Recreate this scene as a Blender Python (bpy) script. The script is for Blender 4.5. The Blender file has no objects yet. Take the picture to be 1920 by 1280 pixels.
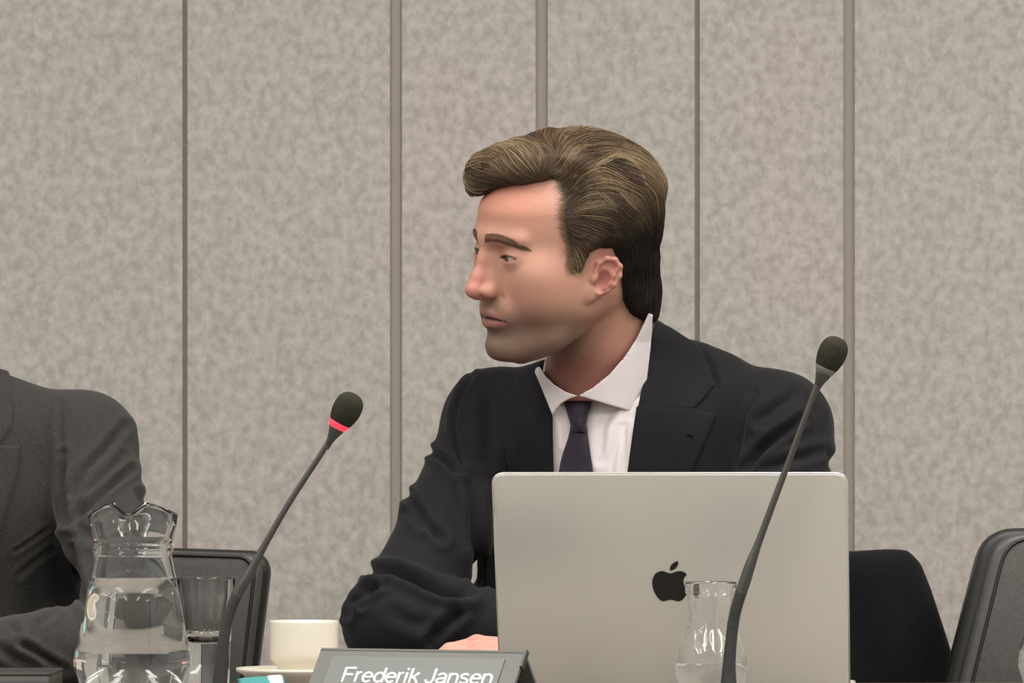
import bpy, bmesh, math, random
import numpy as np
from mathutils import Vector, Matrix, noise as mnoise
from mathutils.bvhtree import BVHTree
random.seed(7); rng = np.random.default_rng(7)

# ------------------------------------------------------------------ camera, world, lights, exposure
SC = bpy.context.scene
FOC, CAMZ, HOR = 9600.0, 0.975, 900.0          # focal length in pixels, eye height, horizon row
cam_d = bpy.data.cameras.new('camera'); cam = bpy.data.objects.new('camera', cam_d)
SC.collection.objects.link(cam); SC.camera = cam
cam.location = (0, 0, CAMZ); cam.rotation_euler = (math.pi/2, 0, 0)
cam_d.sensor_width = 36; cam_d.lens = FOC*36/1920; cam_d.shift_y = (HOR-640)/1920
cam_d.clip_start = 0.1; cam_d.clip_end = 60

w = bpy.data.worlds.new('world'); SC.world = w; w.use_nodes = True
w.node_tree.nodes['Background'].inputs[0].default_value = (1.0, 0.985, 0.96, 1)
w.node_tree.nodes['Background'].inputs[1].default_value = 0.52

def area_light(loc, size, power, rot=(0,0,0), col=(1.0, .976, .945)):
    l = bpy.data.lights.new('ceiling_lamp_light', 'AREA'); l.shape = 'RECTANGLE'
    l.size, l.size_y = size; l.energy = power; l.color = col
    o = bpy.data.objects.new('ceiling_lamp_light', l); SC.collection.objects.link(o)
    o.location = loc; o.rotation_euler = rot
    return o
LAMPS = [(-1.1, 2.6), (0.5, 2.6), (-1.1, 4.7), (0.5, 4.7), (2.1, 4.7), (2.1, 2.6), (-2.7, 2.6), (-2.7, 4.7)]
for lx, ly in LAMPS:
    area_light((lx, ly, 2.705), (0.28, 1.3), {-2.7: 17, -1.1: 21, .5: 28, 2.1: 35}[lx])
    area_light((lx, ly, 2.765), (0.28, 1.3), 7, (math.pi, 0, 0))      # uplight added to brighten the ceiling and, through it, the glass edges

SC.view_settings.view_transform = 'Standard'; SC.view_settings.look = 'None'
SC.view_settings.gamma = 1; SC.view_settings.use_curve_mapping = False
SC.view_settings.exposure = 0.04
SC.cycles.transmission_bounces = 48; SC.cycles.glossy_bounces = 24; SC.cycles.max_bounces = 48; SC.cycles.transparent_max_bounces = 16

# ------------------------------------------------------------------ helpers
COL = SC.collection
def P(px, py, Y):                               # point seen at a pixel of the photograph, at depth Y
    return Vector(((px-960)*Y/FOC, Y, CAMZ+(HOR-py)*Y/FOC))
def s2l(c):
    return tuple(((v/255)/12.92 if v/255 <= .04045 else ((v/255+.055)/1.055)**2.4) for v in c)
def mat(name, rgb, rough=.5, metal=0, spec=.5, **kw):
    m = bpy.data.materials.new(name); m.use_nodes = True
    b = m.node_tree.nodes['Principled BSDF']
    b.inputs['Base Color'].default_value = (*s2l(rgb), 1)
    b.inputs['Roughness'].default_value = rough; b.inputs['Metallic'].default_value = metal
    b.inputs['Specular IOR Level'].default_value = spec
    for k, v in kw.items(): b.inputs[k.replace('_', ' ')].default_value = v
    return m
def noise_col(m, c1, c2, scale, detail=4, stretch=(1,1,1), bump=0, dist=.002, rough=.6, lo=.35, hi=.65, coord='Object'):
    nt = m.node_tree; N = nt.nodes; b = N['Principled BSDF']
    tc = N.new('ShaderNodeTexCoord'); mp = N.new('ShaderNodeMapping'); mp.inputs['Scale'].default_value = stretch
    nz = N.new('ShaderNodeTexNoise'); nz.inputs['Scale'].default_value = scale
    nz.inputs['Detail'].default_value = detail; nz.inputs['Roughness'].default_value = rough
    cr = N.new('ShaderNodeValToRGB'); cr.color_ramp.elements[0].position = lo; cr.color_ramp.elements[1].position = hi
    cr.color_ramp.elements[0].color = (*s2l(c1), 1); cr.color_ramp.elements[1].color = (*s2l(c2), 1)
    L = nt.links.new
    L(tc.outputs[coord], mp.inputs['Vector']); L(mp.outputs[0], nz.inputs['Vector']); L(nz.outputs['Fac'], cr.inputs[0])
    L(cr.outputs[0], b.inputs['Base Color'])
    if bump:
        bp = N.new('ShaderNodeBump'); bp.inputs['Strength'].default_value = bump; bp.inputs['Distance'].default_value = dist
        L(nz.outputs['Fac'], bp.inputs['Height']); L(bp.outputs[0], b.inputs['Normal'])
    return m, cr, nz, mp
def attr_col(m, attr='col', fac_noise=None):
    nt = m.node_tree; a = nt.nodes.new('ShaderNodeAttribute'); a.attribute_name = attr
    nt.links.new(a.outputs['Color'], nt.nodes['Principled BSDF'].inputs['Base Color']); return m

def tag(o, label=None, cat=None, group=None, kind=None):
    if label: o['label'] = label
    if cat: o['category'] = cat
    if group: o['group'] = group
    if kind: o['kind'] = kind
    return o
def empty(name, loc, label=None, cat=None, group=None):
    o = bpy.data.objects.new(name, None); COL.objects.link(o); o.location = loc; o.empty_display_size = .05
    return tag(o, label, cat, group)
def link(name, me, m=None, parent=None, smooth=True, label=None):
    o = bpy.data.objects.new(name, me); COL.objects.link(o)
    if m: me.materials.append(m)
    if smooth: me.polygons.foreach_set('use_smooth', [True]*len(me.polygons))
    if parent is not None:
        o.parent = parent
        o.matrix_parent_inverse = Matrix.Translation(parent_world(parent)).inverted()
    if label: o['label'] = label
    return o
def parent_world(p):
    # parts are written in world coordinates: only the root's own offset has to be undone
    return Vector(p.location) if p.parent is None else Vector((0, 0, 0))
def mesh_np(name, V, F, cols=None):
    """V (n,3), F (m,3|4) arrays"""
    V = np.asarray(V, np.float32); F = np.asarray(F, np.int32); k = F.shape[1]
    me = bpy.data.meshes.new(name)
    me.vertices.add(len(V)); me.vertices.foreach_set('co', V.ravel())
    me.loops.add(F.size); me.loops.foreach_set('vertex_index', F.ravel())
    me.polygons.add(len(F)); me.polygons.foreach_set('loop_start', np.arange(0, F.size, k, dtype=np.int32))
    me.update(calc_edges=True); me.validate()
    if cols is not None:
        a = me.color_attributes.new('col', 'FLOAT_COLOR', 'POINT')
        c = np.ones((len(V), 4), np.float32); c[:, :3] = cols; a.data.foreach_set('color', c.ravel())
    return me
def bm_mesh(bm, name):
    me = bpy.data.meshes.new(name); bmesh.ops.recalc_face_normals(bm, faces=bm.faces); bm.to_mesh(me); bm.free(); return me
def box_bm(cx, cy, cz, sx, sy, sz, bev=0, seg=2, bm=None, rot=None):
    bm = bm or bmesh.new()
    r = bmesh.ops.create_cube(bm, size=1); vs = r['verts']
    M = Matrix.Translation((cx, cy, cz)) @ (rot.to_4x4() if rot else Matrix()) @ Matrix.Diagonal((sx, sy, sz, 1))
    bmesh.ops.transform(bm, matrix=M, verts=vs)
    if bev:
        es = list({e for v in vs for e in v.link_edges})
        bmesh.ops.bevel(bm, geom=es, offset=bev, segments=seg, affect='EDGES', profile=.5)
    return bm
def clean(me):
    bm = bmesh.new(); bm.from_mesh(me); bmesh.ops.remove_doubles(bm, verts=bm.verts, dist=1e-6)
    bmesh.ops.recalc_face_normals(bm, faces=bm.faces); bm.to_mesh(me); bm.free(); return me
def lathe(prof, c, n=64, zoff=None, twist=None, name='lathe', close=False):
    """prof: list of (r,z); zoff(theta, j) -> (dr, dz)"""
    V, F = [], []; m = len(prof)
    for j, (r, z) in enumerate(prof):
        for i in range(n):
            t = 2*math.pi*i/n; dr, dz = (zoff(t, j) if zoff else (0, 0))
            V.append((c[0]+(r+dr)*math.cos(t), c[1]+(r+dr)*math.sin(t), c[2]+z+dz))
    for j in range(m-1 if not close else m):
        j2 = (j+1) % m
        for i in range(n):
            i2 = (i+1) % n; F.append((j*n+i, j*n+i2, j2*n+i2, j2*n+i))
    return mesh_np(name, V, F)
def tube(pts, rad, n=12, caps=True, name='tube'):
    pts = [Vector(p) for p in pts]; V, F = [], []
    T = []
    for i in range(len(pts)):
        a = pts[max(i-1, 0)]; b = pts[min(i+1, len(pts)-1)]; T.append((b-a).normalized())
    up = Vector((0, 1, 0)) if abs(T[0].y) < .9 else Vector((1, 0, 0))
    nrm = (up - T[0]*up.dot(T[0])).normalized()
    for i, p in enumerate(pts):
        nrm = (nrm - T[i]*nrm.dot(T[i])).normalized(); bn = T[i].cross(nrm)
        r = rad[i] if hasattr(rad, '__len__') else rad
        for k in range(n):
            t = 2*math.pi*k/n; q = p + nrm*(r*math.cos(t)) + bn*(r*math.sin(t)); V.append(tuple(q))
    for i in range(len(pts)-1):
        for k in range(n):
            k2 = (k+1) % n; F.append((i*n+k, i*n+k2, (i+1)*n+k2, (i+1)*n+k))
    if caps:
        for base, p in ((0, pts[0]), ((len(pts)-1)*n, pts[-1])):
            ci = len(V); V.append(tuple(p))
            for k in range(n):
                k2 = (k+1) % n; F.append((base+k, base+k2, ci, ci))
        F2 = [f if f[2] != f[3] else f[:3] for f in F]
        me = bpy.data.meshes.new(name); me.from_pydata(V, [], F2); me.update(); bm = bmesh.new(); bm.from_mesh(me)
        bmesh.ops.recalc_face_normals(bm, faces=bm.faces); bm.to_mesh(me); bm.free(); return me
    return mesh_np(name, V, F)
def smooth_path(pts, n=60):
    """Catmull-Rom through the points"""
    p = np.array(pts, float); k = len(p); out = []
    pp = np.vstack([2*p[0]-p[1], p, 2*p[-1]-p[-2]])
    d = np.r_[0, np.cumsum(np.linalg.norm(np.diff(p[:, :3], axis=0), axis=1))]
    for s in np.linspace(0, d[-1], n):
        i = min(max(np.searchsorted(d, s, 'right')-1, 0), k-2); t = (s-d[i])/(d[i+1]-d[i])
        a, b, c, e = pp[i], pp[i+1], pp[i+2], pp[i+3]
        out.append(.5*((2*b)+(-a+c)*t+(2*a-5*b+4*c-e)*t*t+(-a+3*b-3*c+e)*t**3))
    return np.array(out)
def slab(poly, thick, origin, ax, az, name, bev=.004, seg=3, curve=None):
    """rounded solid from an outline poly [(x,z)] in the plane (ax, az) through origin, thick along the normal"""
    bm = bmesh.new(); ax = Vector(ax).normalized(); az = Vector(az).normalized(); nn = ax.cross(az)
    vs = [bm.verts.new(Vector(origin)+ax*x+az*z) for x, z in poly]
    f = bm.faces.new(vs); r = bmesh.ops.extrude_face_region(bm, geom=[f])
    up = [v for v in r['geom'] if isinstance(v, bmesh.types.BMVert)]
    bmesh.ops.translate(bm, vec=nn*thick, verts=up)
    if bev:
        es = [e for e in bm.edges if (len(e.link_faces) == 2 and any(len(g.verts) > 4 for g in e.link_faces))]
        bmesh.ops.bevel(bm, geom=es, offset=bev, segments=seg, affect='EDGES', profile=.5)
    return bm_mesh(bm, name)
def round_poly(pts, rads, seg=6):
    out = []; n = len(pts)
    for i in range(n):
        p0, p1, p2 = Vector(pts[i-1]), Vector(pts[i]), Vector(pts[(i+1) % n])
        r = rads[i] if hasattr(rads, '__len__') else rads
        if r <= 0: out.append(tuple(p1)); continue
        a = (p0-p1).normalized(); b = (p2-p1).normalized(); r = min(r, (p0-p1).length*.49, (p2-p1).length*.49)
        s, e = p1+a*r, p1+b*r
        for k in range(seg+1):
            t = k/seg; q = s*(1-t)**2+p1*2*t*(1-t)+e*t*t; out.append(tuple(q))
    return out

# ------------------------------------------------------------------ signed distance modelling
class Field:
    def __init__(s, lo, hi, h, big=.06):
        s.lo = np.array(lo, np.float32); s.h = h
        n = np.ceil((np.array(hi)-s.lo)/h).astype(int)+1; s.n = n
        s.ax = [(s.lo[i]+h*np.arange(n[i])).astype(np.float32) for i in range(3)]
        s.F = np.full(n, big, np.float32)
    def sub(s, lo, hi):
        sl = []
        for i in range(3):
            a = int(max(0, math.floor((lo[i]-s.lo[i])/s.h))); b = int(min(s.n[i], math.ceil((hi[i]-s.lo[i])/s.h)+1))
            if b <= a: return None
            sl.append(slice(a, b))
        X = s.ax[0][sl[0]][:, None, None]; Y = s.ax[1][sl[1]][None, :, None]; Z = s.ax[2][sl[2]][None, None, :]
        return tuple(sl), X, Y, Z
    def op(s, fn, lo, hi, k=.01, mode='u'):
        m = k+2*s.h
        r = s.sub([v-m for v in lo], [v+m for v in hi])
        if r is None: return
        sl, X, Y, Z = r; a = s.F[sl]; b = fn(X, Y, Z)
        if mode == 's': b = -b
        if mode == 'u':
            if k <= 0: s.F[sl] = np.minimum(a, b)
            else:
                h = np.clip(.5+.5*(a-b)/k, 0, 1); s.F[sl] = a*(1-h)+b*h-k*h*(1-h)
        else:
            if k <= 0: s.F[sl] = np.maximum(a, b)
            else:
                h = np.clip(.5-.5*(a-b)/k, 0, 1); s.F[sl] = a*(1-h)+b*h+k*h*(1-h)
    def ell(s, c, r, k=.01, mode='u', R=None):
        c = np.array(c, float); r = np.array(r, float); m = max(r)
        def fn(X, Y, Z):
            x, y, z = X-c[0], Y-c[1], Z-c[2]
            if R is not None:
                x, y, z = (R[0][0]*x+R[0][1]*y+R[0][2]*z), (R[1][0]*x+R[1][1]*y+R[1][2]*z), (R[2][0]*x+R[2][1]*y+R[2][2]*z)
            k0 = np.sqrt((x/r[0])**2+(y/r[1])**2+(z/r[2])**2)+1e-6
            k1 = np.sqrt((x/r[0]**2)**2+(y/r[1]**2)**2+(z/r[2]**2)**2)+1e-6
            return k0*(k0-1)/k1
        s.op(fn, c-m, c+m, k, mode)
    def cap(s, a, b, ra, rb=None, k=.01, mode='u'):
        rb = ra if rb is None else rb; a = np.array(a, float); b = np.array(b, float); m = max(ra, rb)
        s.op(lambda X, Y, Z: d_cap(X, Y, Z, a, b, ra, rb), np.minimum(a, b)-m, np.maximum(a, b)+m, k, mode)
    def chain(s, pts, rs, k=.01, mode='u'):
        for i in range(len(pts)-1): s.cap(pts[i], pts[i+1], rs[i], rs[i+1], k, mode)
def d_cap(X, Y, Z, a, b, ra, rb):
    d = b-a; L = float(d@d)+1e-12
    t = np.clip(((X-a[0])*d[0]+(Y-a[1])*d[1]+(Z-a[2])*d[2])/L, 0, 1)
    return np.sqrt((X-a[0]-t*d[0])**2+(Y-a[1]-t*d[1])**2+(Z-a[2]-t*d[2])**2)-(ra+t*(rb-ra))
def sd_poly(x, y, poly):
    """signed distance (negative inside) of arrays x,y (broadcast) to polygon"""
    p = np.array(poly, float); x, y = np.broadcast_arrays(x, y)
    d = np.full(x.shape, 1e9); s = np.ones(x.shape); n = len(p)
    for i in range(n):
        a, b = p[i], p[i-1]; ex, ey = b-a; wx, wy = x-a[0], y-a[1]
        t = np.clip((wx*ex+wy*ey)/(ex*ex+ey*ey+1e-12), 0, 1)
        d = np.minimum(d, (wx-ex*t)**2+(wy-ey*t)**2)
        c1 = y >= a[1]; c2 = y < b[1]; c3 = ex*wy > ey*wx
        s = np.where((c1 & c2 & c3) | (~c1 & ~c2 & ~c3), -s, s)
    return s*np.sqrt(d)
def d_polyline(x, y, pts):
    d = np.full(np.shape(x), 1e9); p = np.array(pts, float)
    for i in range(len(p)-1):
        a, e = p[i], p[i+1]-p[i]; t = np.clip(((x-a[0])*e[0]+(y-a[1])*e[1])/(e@e), 0, 1)
        d = np.minimum(d, (x-a[0]-e[0]*t)**2+(y-a[1]-e[1]*t)**2)
    return np.sqrt(d)
def nets(F, lo, h, smooth=2):
    S = F < 0; nx, ny, nz = F.shape
    cnt = np.zeros((nx-1, ny-1, nz-1), np.int8)
    for i in (0, 1):
        for j in (0, 1):
            for k in (0, 1): cnt += S[i:nx-1+i, j:ny-1+j, k:nz-1+k]
    act = (cnt > 0) & (cnt < 8); del cnt
    ijk = np.argwhere(act); idx = np.full(act.shape, -1, np.int32); idx[act] = np.arange(len(ijk))
    acc = np.zeros((len(ijk), 3), np.float32); num = np.zeros(len(ijk), np.float32)
    cs = [(i, j, k) for i in (0, 1) for j in (0, 1) for k in (0, 1)]
    val = {c: F[ijk[:, 0]+c[0], ijk[:, 1]+c[1], ijk[:, 2]+c[2]] for c in cs}
    for a in cs:
        for d in range(3):
            if a[d] == 0:
                b = list(a); b[d] = 1; b = tuple(b); fa, fb = val[a], val[b]; m = (fa < 0) != (fb < 0)
                t = np.where(m, fa/np.where(m, fa-fb, 1), 0)
                p = np.array(a, np.float32)[None, :].repeat(len(ijk), 0); p[:, d] += t
                acc += p*m[:, None]; num += m
    V = lo+h*(ijk+acc/num[:, None])
    Q = []
    def emit(m, A, B, C, D, sgn):
        q = np.stack([A[m], B[m], C[m], D[m]], 1); f = sgn[m]
        q[~f] = q[~f][:, ::-1]; Q.append(q)
    I = idx
    m = (S[:-1] != S[1:])[:, 1:-1, 1:-1]; emit(m, I[:, :-1, :-1], I[:, 1:, :-1], I[:, 1:, 1:], I[:, :-1, 1:], S[:-1, 1:-1, 1:-1])
    m = (S[:, :-1] != S[:, 1:])[1:-1, :, 1:-1]; emit(m, I[:-1, :, :-1], I[:-1, :, 1:], I[1:, :, 1:], I[1:, :, :-1], S[1:-1, :-1, 1:-1])
    m = (S[:, :, :-1] != S[:, :, 1:])[1:-1, 1:-1, :]; emit(m, I[:-1, :-1], I[1:, :-1], I[1:, 1:], I[:-1, 1:], S[1:-1, 1:-1, :-1])
    Q = np.concatenate(Q)
    for _ in range(smooth): V = lap(V, Q, .5)
    return V, Q
def lap(V, Q, f):
    n = len(V); acc = np.zeros((n, 3)); c = np.zeros(n); k = Q.shape[1]
    for a in range(k):
        b = Q[:, (a+1) % k]; a_ = Q[:, a]
        for d in range(3):
            acc[:, d] += np.bincount(a_, V[b, d], n)+np.bincount(b, V[a_, d], n)
        c += np.bincount(a_, minlength=n)+np.bincount(b, minlength=n)
    return V*(1-f)+f*acc/np.maximum(c, 1)[:, None]
def normals(V, Q):
    fn = np.cross(V[Q[:, 2]]-V[Q[:, 0]], V[Q[:, 3]]-V[Q[:, 1]]); n = len(V); N = np.zeros((n, 3))
    for a in range(4):
        for d in range(3): N[:, d] += np.bincount(Q[:, a], fn[:, d], n)
    return N/(np.linalg.norm(N, axis=1, keepdims=True)+1e-12)
def sm(x, a, b):
    t = np.clip((x-a)/(b-a), 0, 1); return t*t*(3-2*t)
def bvh_of(V, Q): return BVHTree.FromPolygons([tuple(v) for v in V], [tuple(int(i) for i in q) for q in Q])
# ------------------------------------------------------------------ materials
M = {}
M['felt'], _, _, _ = noise_col(mat('felt', (170,166,156), .95, 0, .1), (141,135,126), (176,171,161), 62, 5, (1.15,1,.75), .35, .0025, .6, .3, .7)
def felt_tint(name, a, b):
    m, cr, nz, mp = noise_col(mat(name, a, .95, 0, .1), a, b, 78, 3, (1.05,1,.9), .3, .002, .55, .32, .72)
    nt = m.node_tree; N = nt.nodes; L = nt.links.new
    n2 = N.new('ShaderNodeTexNoise'); n2.inputs['Scale'].default_value = 1.7; n2.inputs['Detail'].default_value = 2
    L(mp.outputs[0], n2.inputs['Vector'])
    mx = N.new('ShaderNodeMix'); mx.data_type = 'RGBA'; mx.blend_type = 'MULTIPLY'
    c2 = N.new('ShaderNodeValToRGB'); c2.color_ramp.elements[0].position = .4; c2.color_ramp.elements[1].position = .6
    c2.color_ramp.elements[0].color = (1, .975, .965, 1); c2.color_ramp.elements[1].color = (.955, .985, .95, 1)
    L(n2.outputs['Fac'], c2.inputs[0]); mx.inputs['Factor'].default_value = 1
    L(cr.outputs[0], mx.inputs[6]); L(c2.outputs[0], mx.inputs[7]); L(mx.outputs[2], N['Principled BSDF'].inputs['Base Color'])
    return m
M['felt'] = felt_tint('felt', (159,154,149), (187,181,176))
M['groove'] = mat('groove_felt', (158,150,141), .95, 0, .1)
M['white'] = mat('white_plaster', (225,222,215), .9)
M['carpet'], *_ = noise_col(mat('carpet', (130,128,124), .95), (118,116,112), (142,140,136), 300)
M['table'], *_ = noise_col(mat('table_laminate', (120,112,104), .4), (112,105,98), (132,125,117), 12, 4, (1,12,1))
M['dark_metal'] = mat('dark_metal', (48,48,46), .45, .6)
M['alu'] = mat('brushed_aluminium', (212,209,200), .36, .5)
M['alu_edge'] = mat('polished_aluminium_edge', (225,222,215), .22, .75)
M['black_gloss'] = mat('black_gloss', (14,14,10), .12)
M['black_plastic'] = mat('black_plastic', (46,46,43), .42)
M['stem'] = mat('satin_black_stem', (66,65,61), .38, .3)
M['key'] = mat('black_key', (20,20,20), .5)
M['foam'], *_ = noise_col(mat('foam', (44,42,35), .95, 0, .15), (34,33,26), (56,54,44), 900, 2, (1,1,1), .6, .001)
M['red_led'] = mat('red_light_ring', (255,40,60), .3); _b = M['red_led'].node_tree.nodes['Principled BSDF']
_b.inputs['Emission Color'].default_value = (1, .045, .07, 1); _b.inputs['Emission Strength'].default_value = 1.1
M['grey_ring'] = mat('unlit_light_ring', (98,98,94), .35)
M['china'] = mat('white_china', (216,209,194), .25, 0, .5)
M['leather'], *_ = noise_col(mat('grey_leather', (78,77,73), .42), (72,71,67), (82,81,77), 220, 3, (1,1,1), .12, .001)
M['leather_dark'] = mat('dark_leather_edge', (38,37,34), .45)
M['chrome'] = mat('chrome', (190,190,190), .15, 1)
def glass(name, rough=0, ior=1.45, col=(1,1,1)):
    m = bpy.data.materials.new(name); m.use_nodes = True; b = m.node_tree.nodes['Principled BSDF']
    b.inputs['Base Color'].default_value = (*col, 1); b.inputs['Roughness'].default_value = rough
    b.inputs['Transmission Weight'].default_value = 1; b.inputs['IOR'].default_value = ior; return m
M['glass'] = glass('clear_glass', 0, 1.47, (.985,.99,.985)); M['water'] = glass('water', 0, 1.33, (.99,1,1))
def fabric(name, c1, c2, sc=900, bump=.25, rough=.9, sheen=.15):
    m, *_ = noise_col(mat(name, c1, rough, 0, .2), c1, c2, sc, 3, (1,1,.6), bump, .0006)
    m.node_tree.nodes['Principled BSDF'].inputs['Sheen Weight'].default_value = sheen; return m
M['navy_suit'] = fabric('near_black_suit_wool', (15,14,16), (21,19,22), 700, .12, .8, .05)
M['grey_suit'] = fabric('charcoal_tweed', (40,39,38), (62,60,58), 900, .3, .92, .08)
M['coat'] = fabric('black_coat_wool', (13,13,14), (22,21,23), 500, .2, .95, .03)
M['shirt'] = fabric('white_shirt_cotton', (212,203,204), (220,212,212), 1200, .06, .8, .05)
M['tie'] = fabric('dark_purple_silk', (36,28,40), (46,36,51), 1100, .1, .55, .2)
M['plate'] = mat('grey_nameplate', (92,93,88), .5, .2)
M['insert'] = mat('grey_name_insert', (104,106,104), .55)
M['text'] = mat('white_lettering', (250,250,248), .5)
M['teal'] = mat('teal_foil', (84,156,156), .3, .2); M['foil'] = mat('white_paper', (225,225,228), .4)
M['folder'] = mat('dark_olive_cover', (52,51,46), .55)
M['skin'] = attr_col(mat('skin', (200,150,130), .5, 0, .35)); _b = M['skin'].node_tree.nodes['Principled BSDF']
_b.inputs['Subsurface Weight'].default_value = .12; _b.inputs['Subsurface Radius'].default_value = (.006, .0025, .0015); _b.inputs['Subsurface Scale'].default_value = 1
M['hair'] = attr_col(mat('hair', (90,75,55), .5, 0, .3))
M['eye_white'] = mat('eye_white', (170,146,136), .2); M['iris'] = mat('iris', (74,62,48), .2); M['pupil'] = mat('pupil', (10,8,8), .1)
M['lamp'] = mat('lamp_diffuser', (255,250,240), .5); _b = M['lamp'].node_tree.nodes['Principled BSDF']
_b.inputs['Emission Color'].default_value = (1, .955, .89, 1); _b.inputs['Emission Strength'].default_value = 3.0
M['lamp_frame'] = mat('lamp_frame', (200,200,200), .5)

# ------------------------------------------------------------------ setting
YW = 6.9; TZ = 0.75; PW = YW/FOC
def struct(name, me, m): o = link(name, me, m, smooth=False); o['kind'] = 'structure'; return o
floor = struct('floor', bm_mesh(box_bm(0, 3, -.05, 8, 8.4, .1), 'floor'), M['carpet'])
ceiling = struct('ceiling', bm_mesh(box_bm(0, 3, 3.05, 8, 8.4, .1), 'ceiling'), M['white'])
wall = struct('wall_back', bm_mesh(box_bm(0, YW+.004+.05, 1.5, 8, .1, 3.0), 'wall_back'), M['groove'])
seams = [(-1190,8),(-900,20),(-610,20),(-290,8),(-20-40,20),(347,8),(742.5,21),(1015.5,21),(1307,8),(1591.5,20),(1975,8),(2290,20),(2600,20),(2960,8)]
seams = [s for s in seams if s[0] != -60]
for i in range(len(seams)-1):
    (a, wa), (b, wb) = seams[i], seams[i+1]
    x0 = (a+wa/2-960)*PW; x1 = (b-wb/2-960)*PW
    me = bm_mesh(box_bm((x0+x1)/2, YW, 1.535, x1-x0, .010, 2.91, .0022, 2), 'felt_panel')
    o = link('felt_panel', me, M['felt'], wall, smooth=False)
bb = link('baseboard_back', bm_mesh(box_bm(0, YW-.006, .04, 8, .012, .08, .002), 'baseboard_back'), M['white'], smooth=False); bb['kind'] = 'structure'

for i, (lx, ly) in enumerate(LAMPS):
    side = ['leftmost', 'second from the left', 'third from the left', 'rightmost'][sorted({l[0] for l in LAMPS}).index(lx)]
    r = empty('ceiling_lamp', (lx, ly, 3.0), 'long white strip lamp on the ceiling, %s in the %s row' % (side, 'row nearer the wall' if ly > 4 else 'far'), 'lamp', 'strip lamps on the ceiling')
    if ly > 4: r['label'] = 'long white strip lamp hung from the ceiling above the table, %s' % side
    else: r['label'] = 'long white strip lamp hung from the ceiling before the table, %s' % side
    bm = bmesh.new()
    for sx in (-1, 1): box_bm(lx+sx*.16, ly, 2.735, .02, 1.38, .03, bm=bm)
    for sy in (-1, 1): box_bm(lx, ly+sy*.68, 2.735, .3, .02, .03, bm=bm)
    link('frame', bm_mesh(bm, 'frame'), M['lamp_frame'], r, smooth=False)
    for sy in (-1, 1): link('hanger', tube([(lx, ly+sy*.5, 2.74), (lx, ly+sy*.5, 3.0)], .003, 8), M['lamp_frame'], r)
    link('diffuser', bm_mesh(box_bm(lx, ly, 2.735, .3, 1.34, .03), 'diffuser'), M['lamp'], r, smooth=False)

# table
t = empty('conference_table', (0, 5.1, 0), 'long grey-brown conference table that glasses, cup and laptop stand on', 'table')
link('tabletop', bm_mesh(box_bm(0, 5.145, TZ-.0175, 4.4, 1.09, .035, .003), 'tabletop'), M['table'], t, smooth=False)
link('modesty_panel', bm_mesh(box_bm(0, 4.72, .40, 4.2, .02, .62), 'modesty_panel'), M['table'], t, smooth=False)
for sx in (-2.1, -1.15, -.27, 1.2, 2.1):
    for yy in (4.78, 5.55):
        link('leg', bm_mesh(box_bm(sx, yy, TZ/2-.0175, .05, .05, TZ-.035, .003), 'leg'), M['dark_metal'], t, smooth=False)

# chairs: backrest outline given in metres round the backrest foot
def chair(name_label, cx, cy, yaw, outline, rads, thick=.055, band=.012, seamx=None):
    c, s = math.cos(yaw), math.sin(yaw); ax = Vector((c, s, 0)); az = Vector((0, .06, 1)).normalized()
    nn = ax.cross(az)     # points towards the camera
    r = empty('conference_chair', (cx, cy, 0), name_label, 'chair', 'leather chairs behind the table')
    poly = round_poly(outline, rads)
    org = Vector((cx, cy, 0)) - az*0
    mx = sum(p[0] for p in poly)/len(poly); mz = sum(p[1] for p in poly)/len(poly)
    b = link('backrest', slab(poly, thick, org, ax, az, 'backrest', .010, 4), M['leather_dark'], r)
    ins = [((x-mx)*(1-band*2)+mx, (z-mz)*(1-band*1.5)+mz) for x, z in poly]
    link('front_cushion', slab(ins, .020, org+nn*(thick-.008), ax, az, 'front_cushion', .008, 4), M['leather'], b)
    sk = [((x-mx)*(1-band*2-.075)+mx, (z-mz)*(1-band*1.5-.05)+mz) for x, z in poly]
    pth = [org+nn*(thick+.0122)+ax*x+az*z for x, z in sk]
    link('seam', tube([tuple(q) for q in pth]+[tuple(pth[0])], .0022, 8), M['leather_dark'], b)
    W = max(p[0] for p in poly)-min(p[0] for p in poly)
    seat = org+nn*(.27)
    rot = Matrix.Rotation(yaw, 3, 'Z')
    sx, sy = seat.x+ax.x*mx, seat.y+ax.y*mx
    link('seat', bm_mesh(box_bm(sx, sy, .46, min(W, .5), .46, .09, .03, 4, rot=rot), 'seat'), M['leather'], r)
    link('column', tube([(sx, sy, .06), (sx, sy, .42)], .028, 16), M['chrome'], r)
    sup = [(sx, sy, .40), (org.x+ax.x*mx, org.y+.01, .42), (org.x+ax.x*mx, org.y+.045, .62)]
    link('back_support', tube([tuple(q) for q in smooth_path(sup, 12)], .016, 10), M['chrome'], r)
    for k in range(5):
        a = yaw+.3+k*2*math.pi/5
        l = link('leg', tube([(sx, sy, .09), (sx+.215*math.cos(a), sy+.215*math.sin(a), .065)], [.022, .014], 10), M['chrome'], r)
        link('castor', lathe([(.0, -.026), (.02, -.024), (.026, 0), (.02, .024), (.0, .026)], (sx+.215*math.cos(a), sy+.215*math.sin(a), .028), 16), M['black_plastic'], l)
    return r
def outl(pts, Y, cx, kz=1):                     # pixel outline -> local (x, z) of a chair whose foot is at (cx, Y)
    return [((q.x-cx), q.z) for q in (P(a, b, Y) for a, b in pts)]
Yc = 6.08; cx = P(240, 0, Yc).x
chair('dark grey leather chair with a stitched edge, behind the large water pitcher', cx, Yc, 0,
      outl([(-20,1400),(-30,1034),(240,1026),(488,1034),(507,1062),(480,1290),(455,1400)], Yc+.0, cx), [.05,.05,0,.03,.05,0,.05], band=.028)
Yc = 6.02; cx = P(2110, 0, Yc).x
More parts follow.
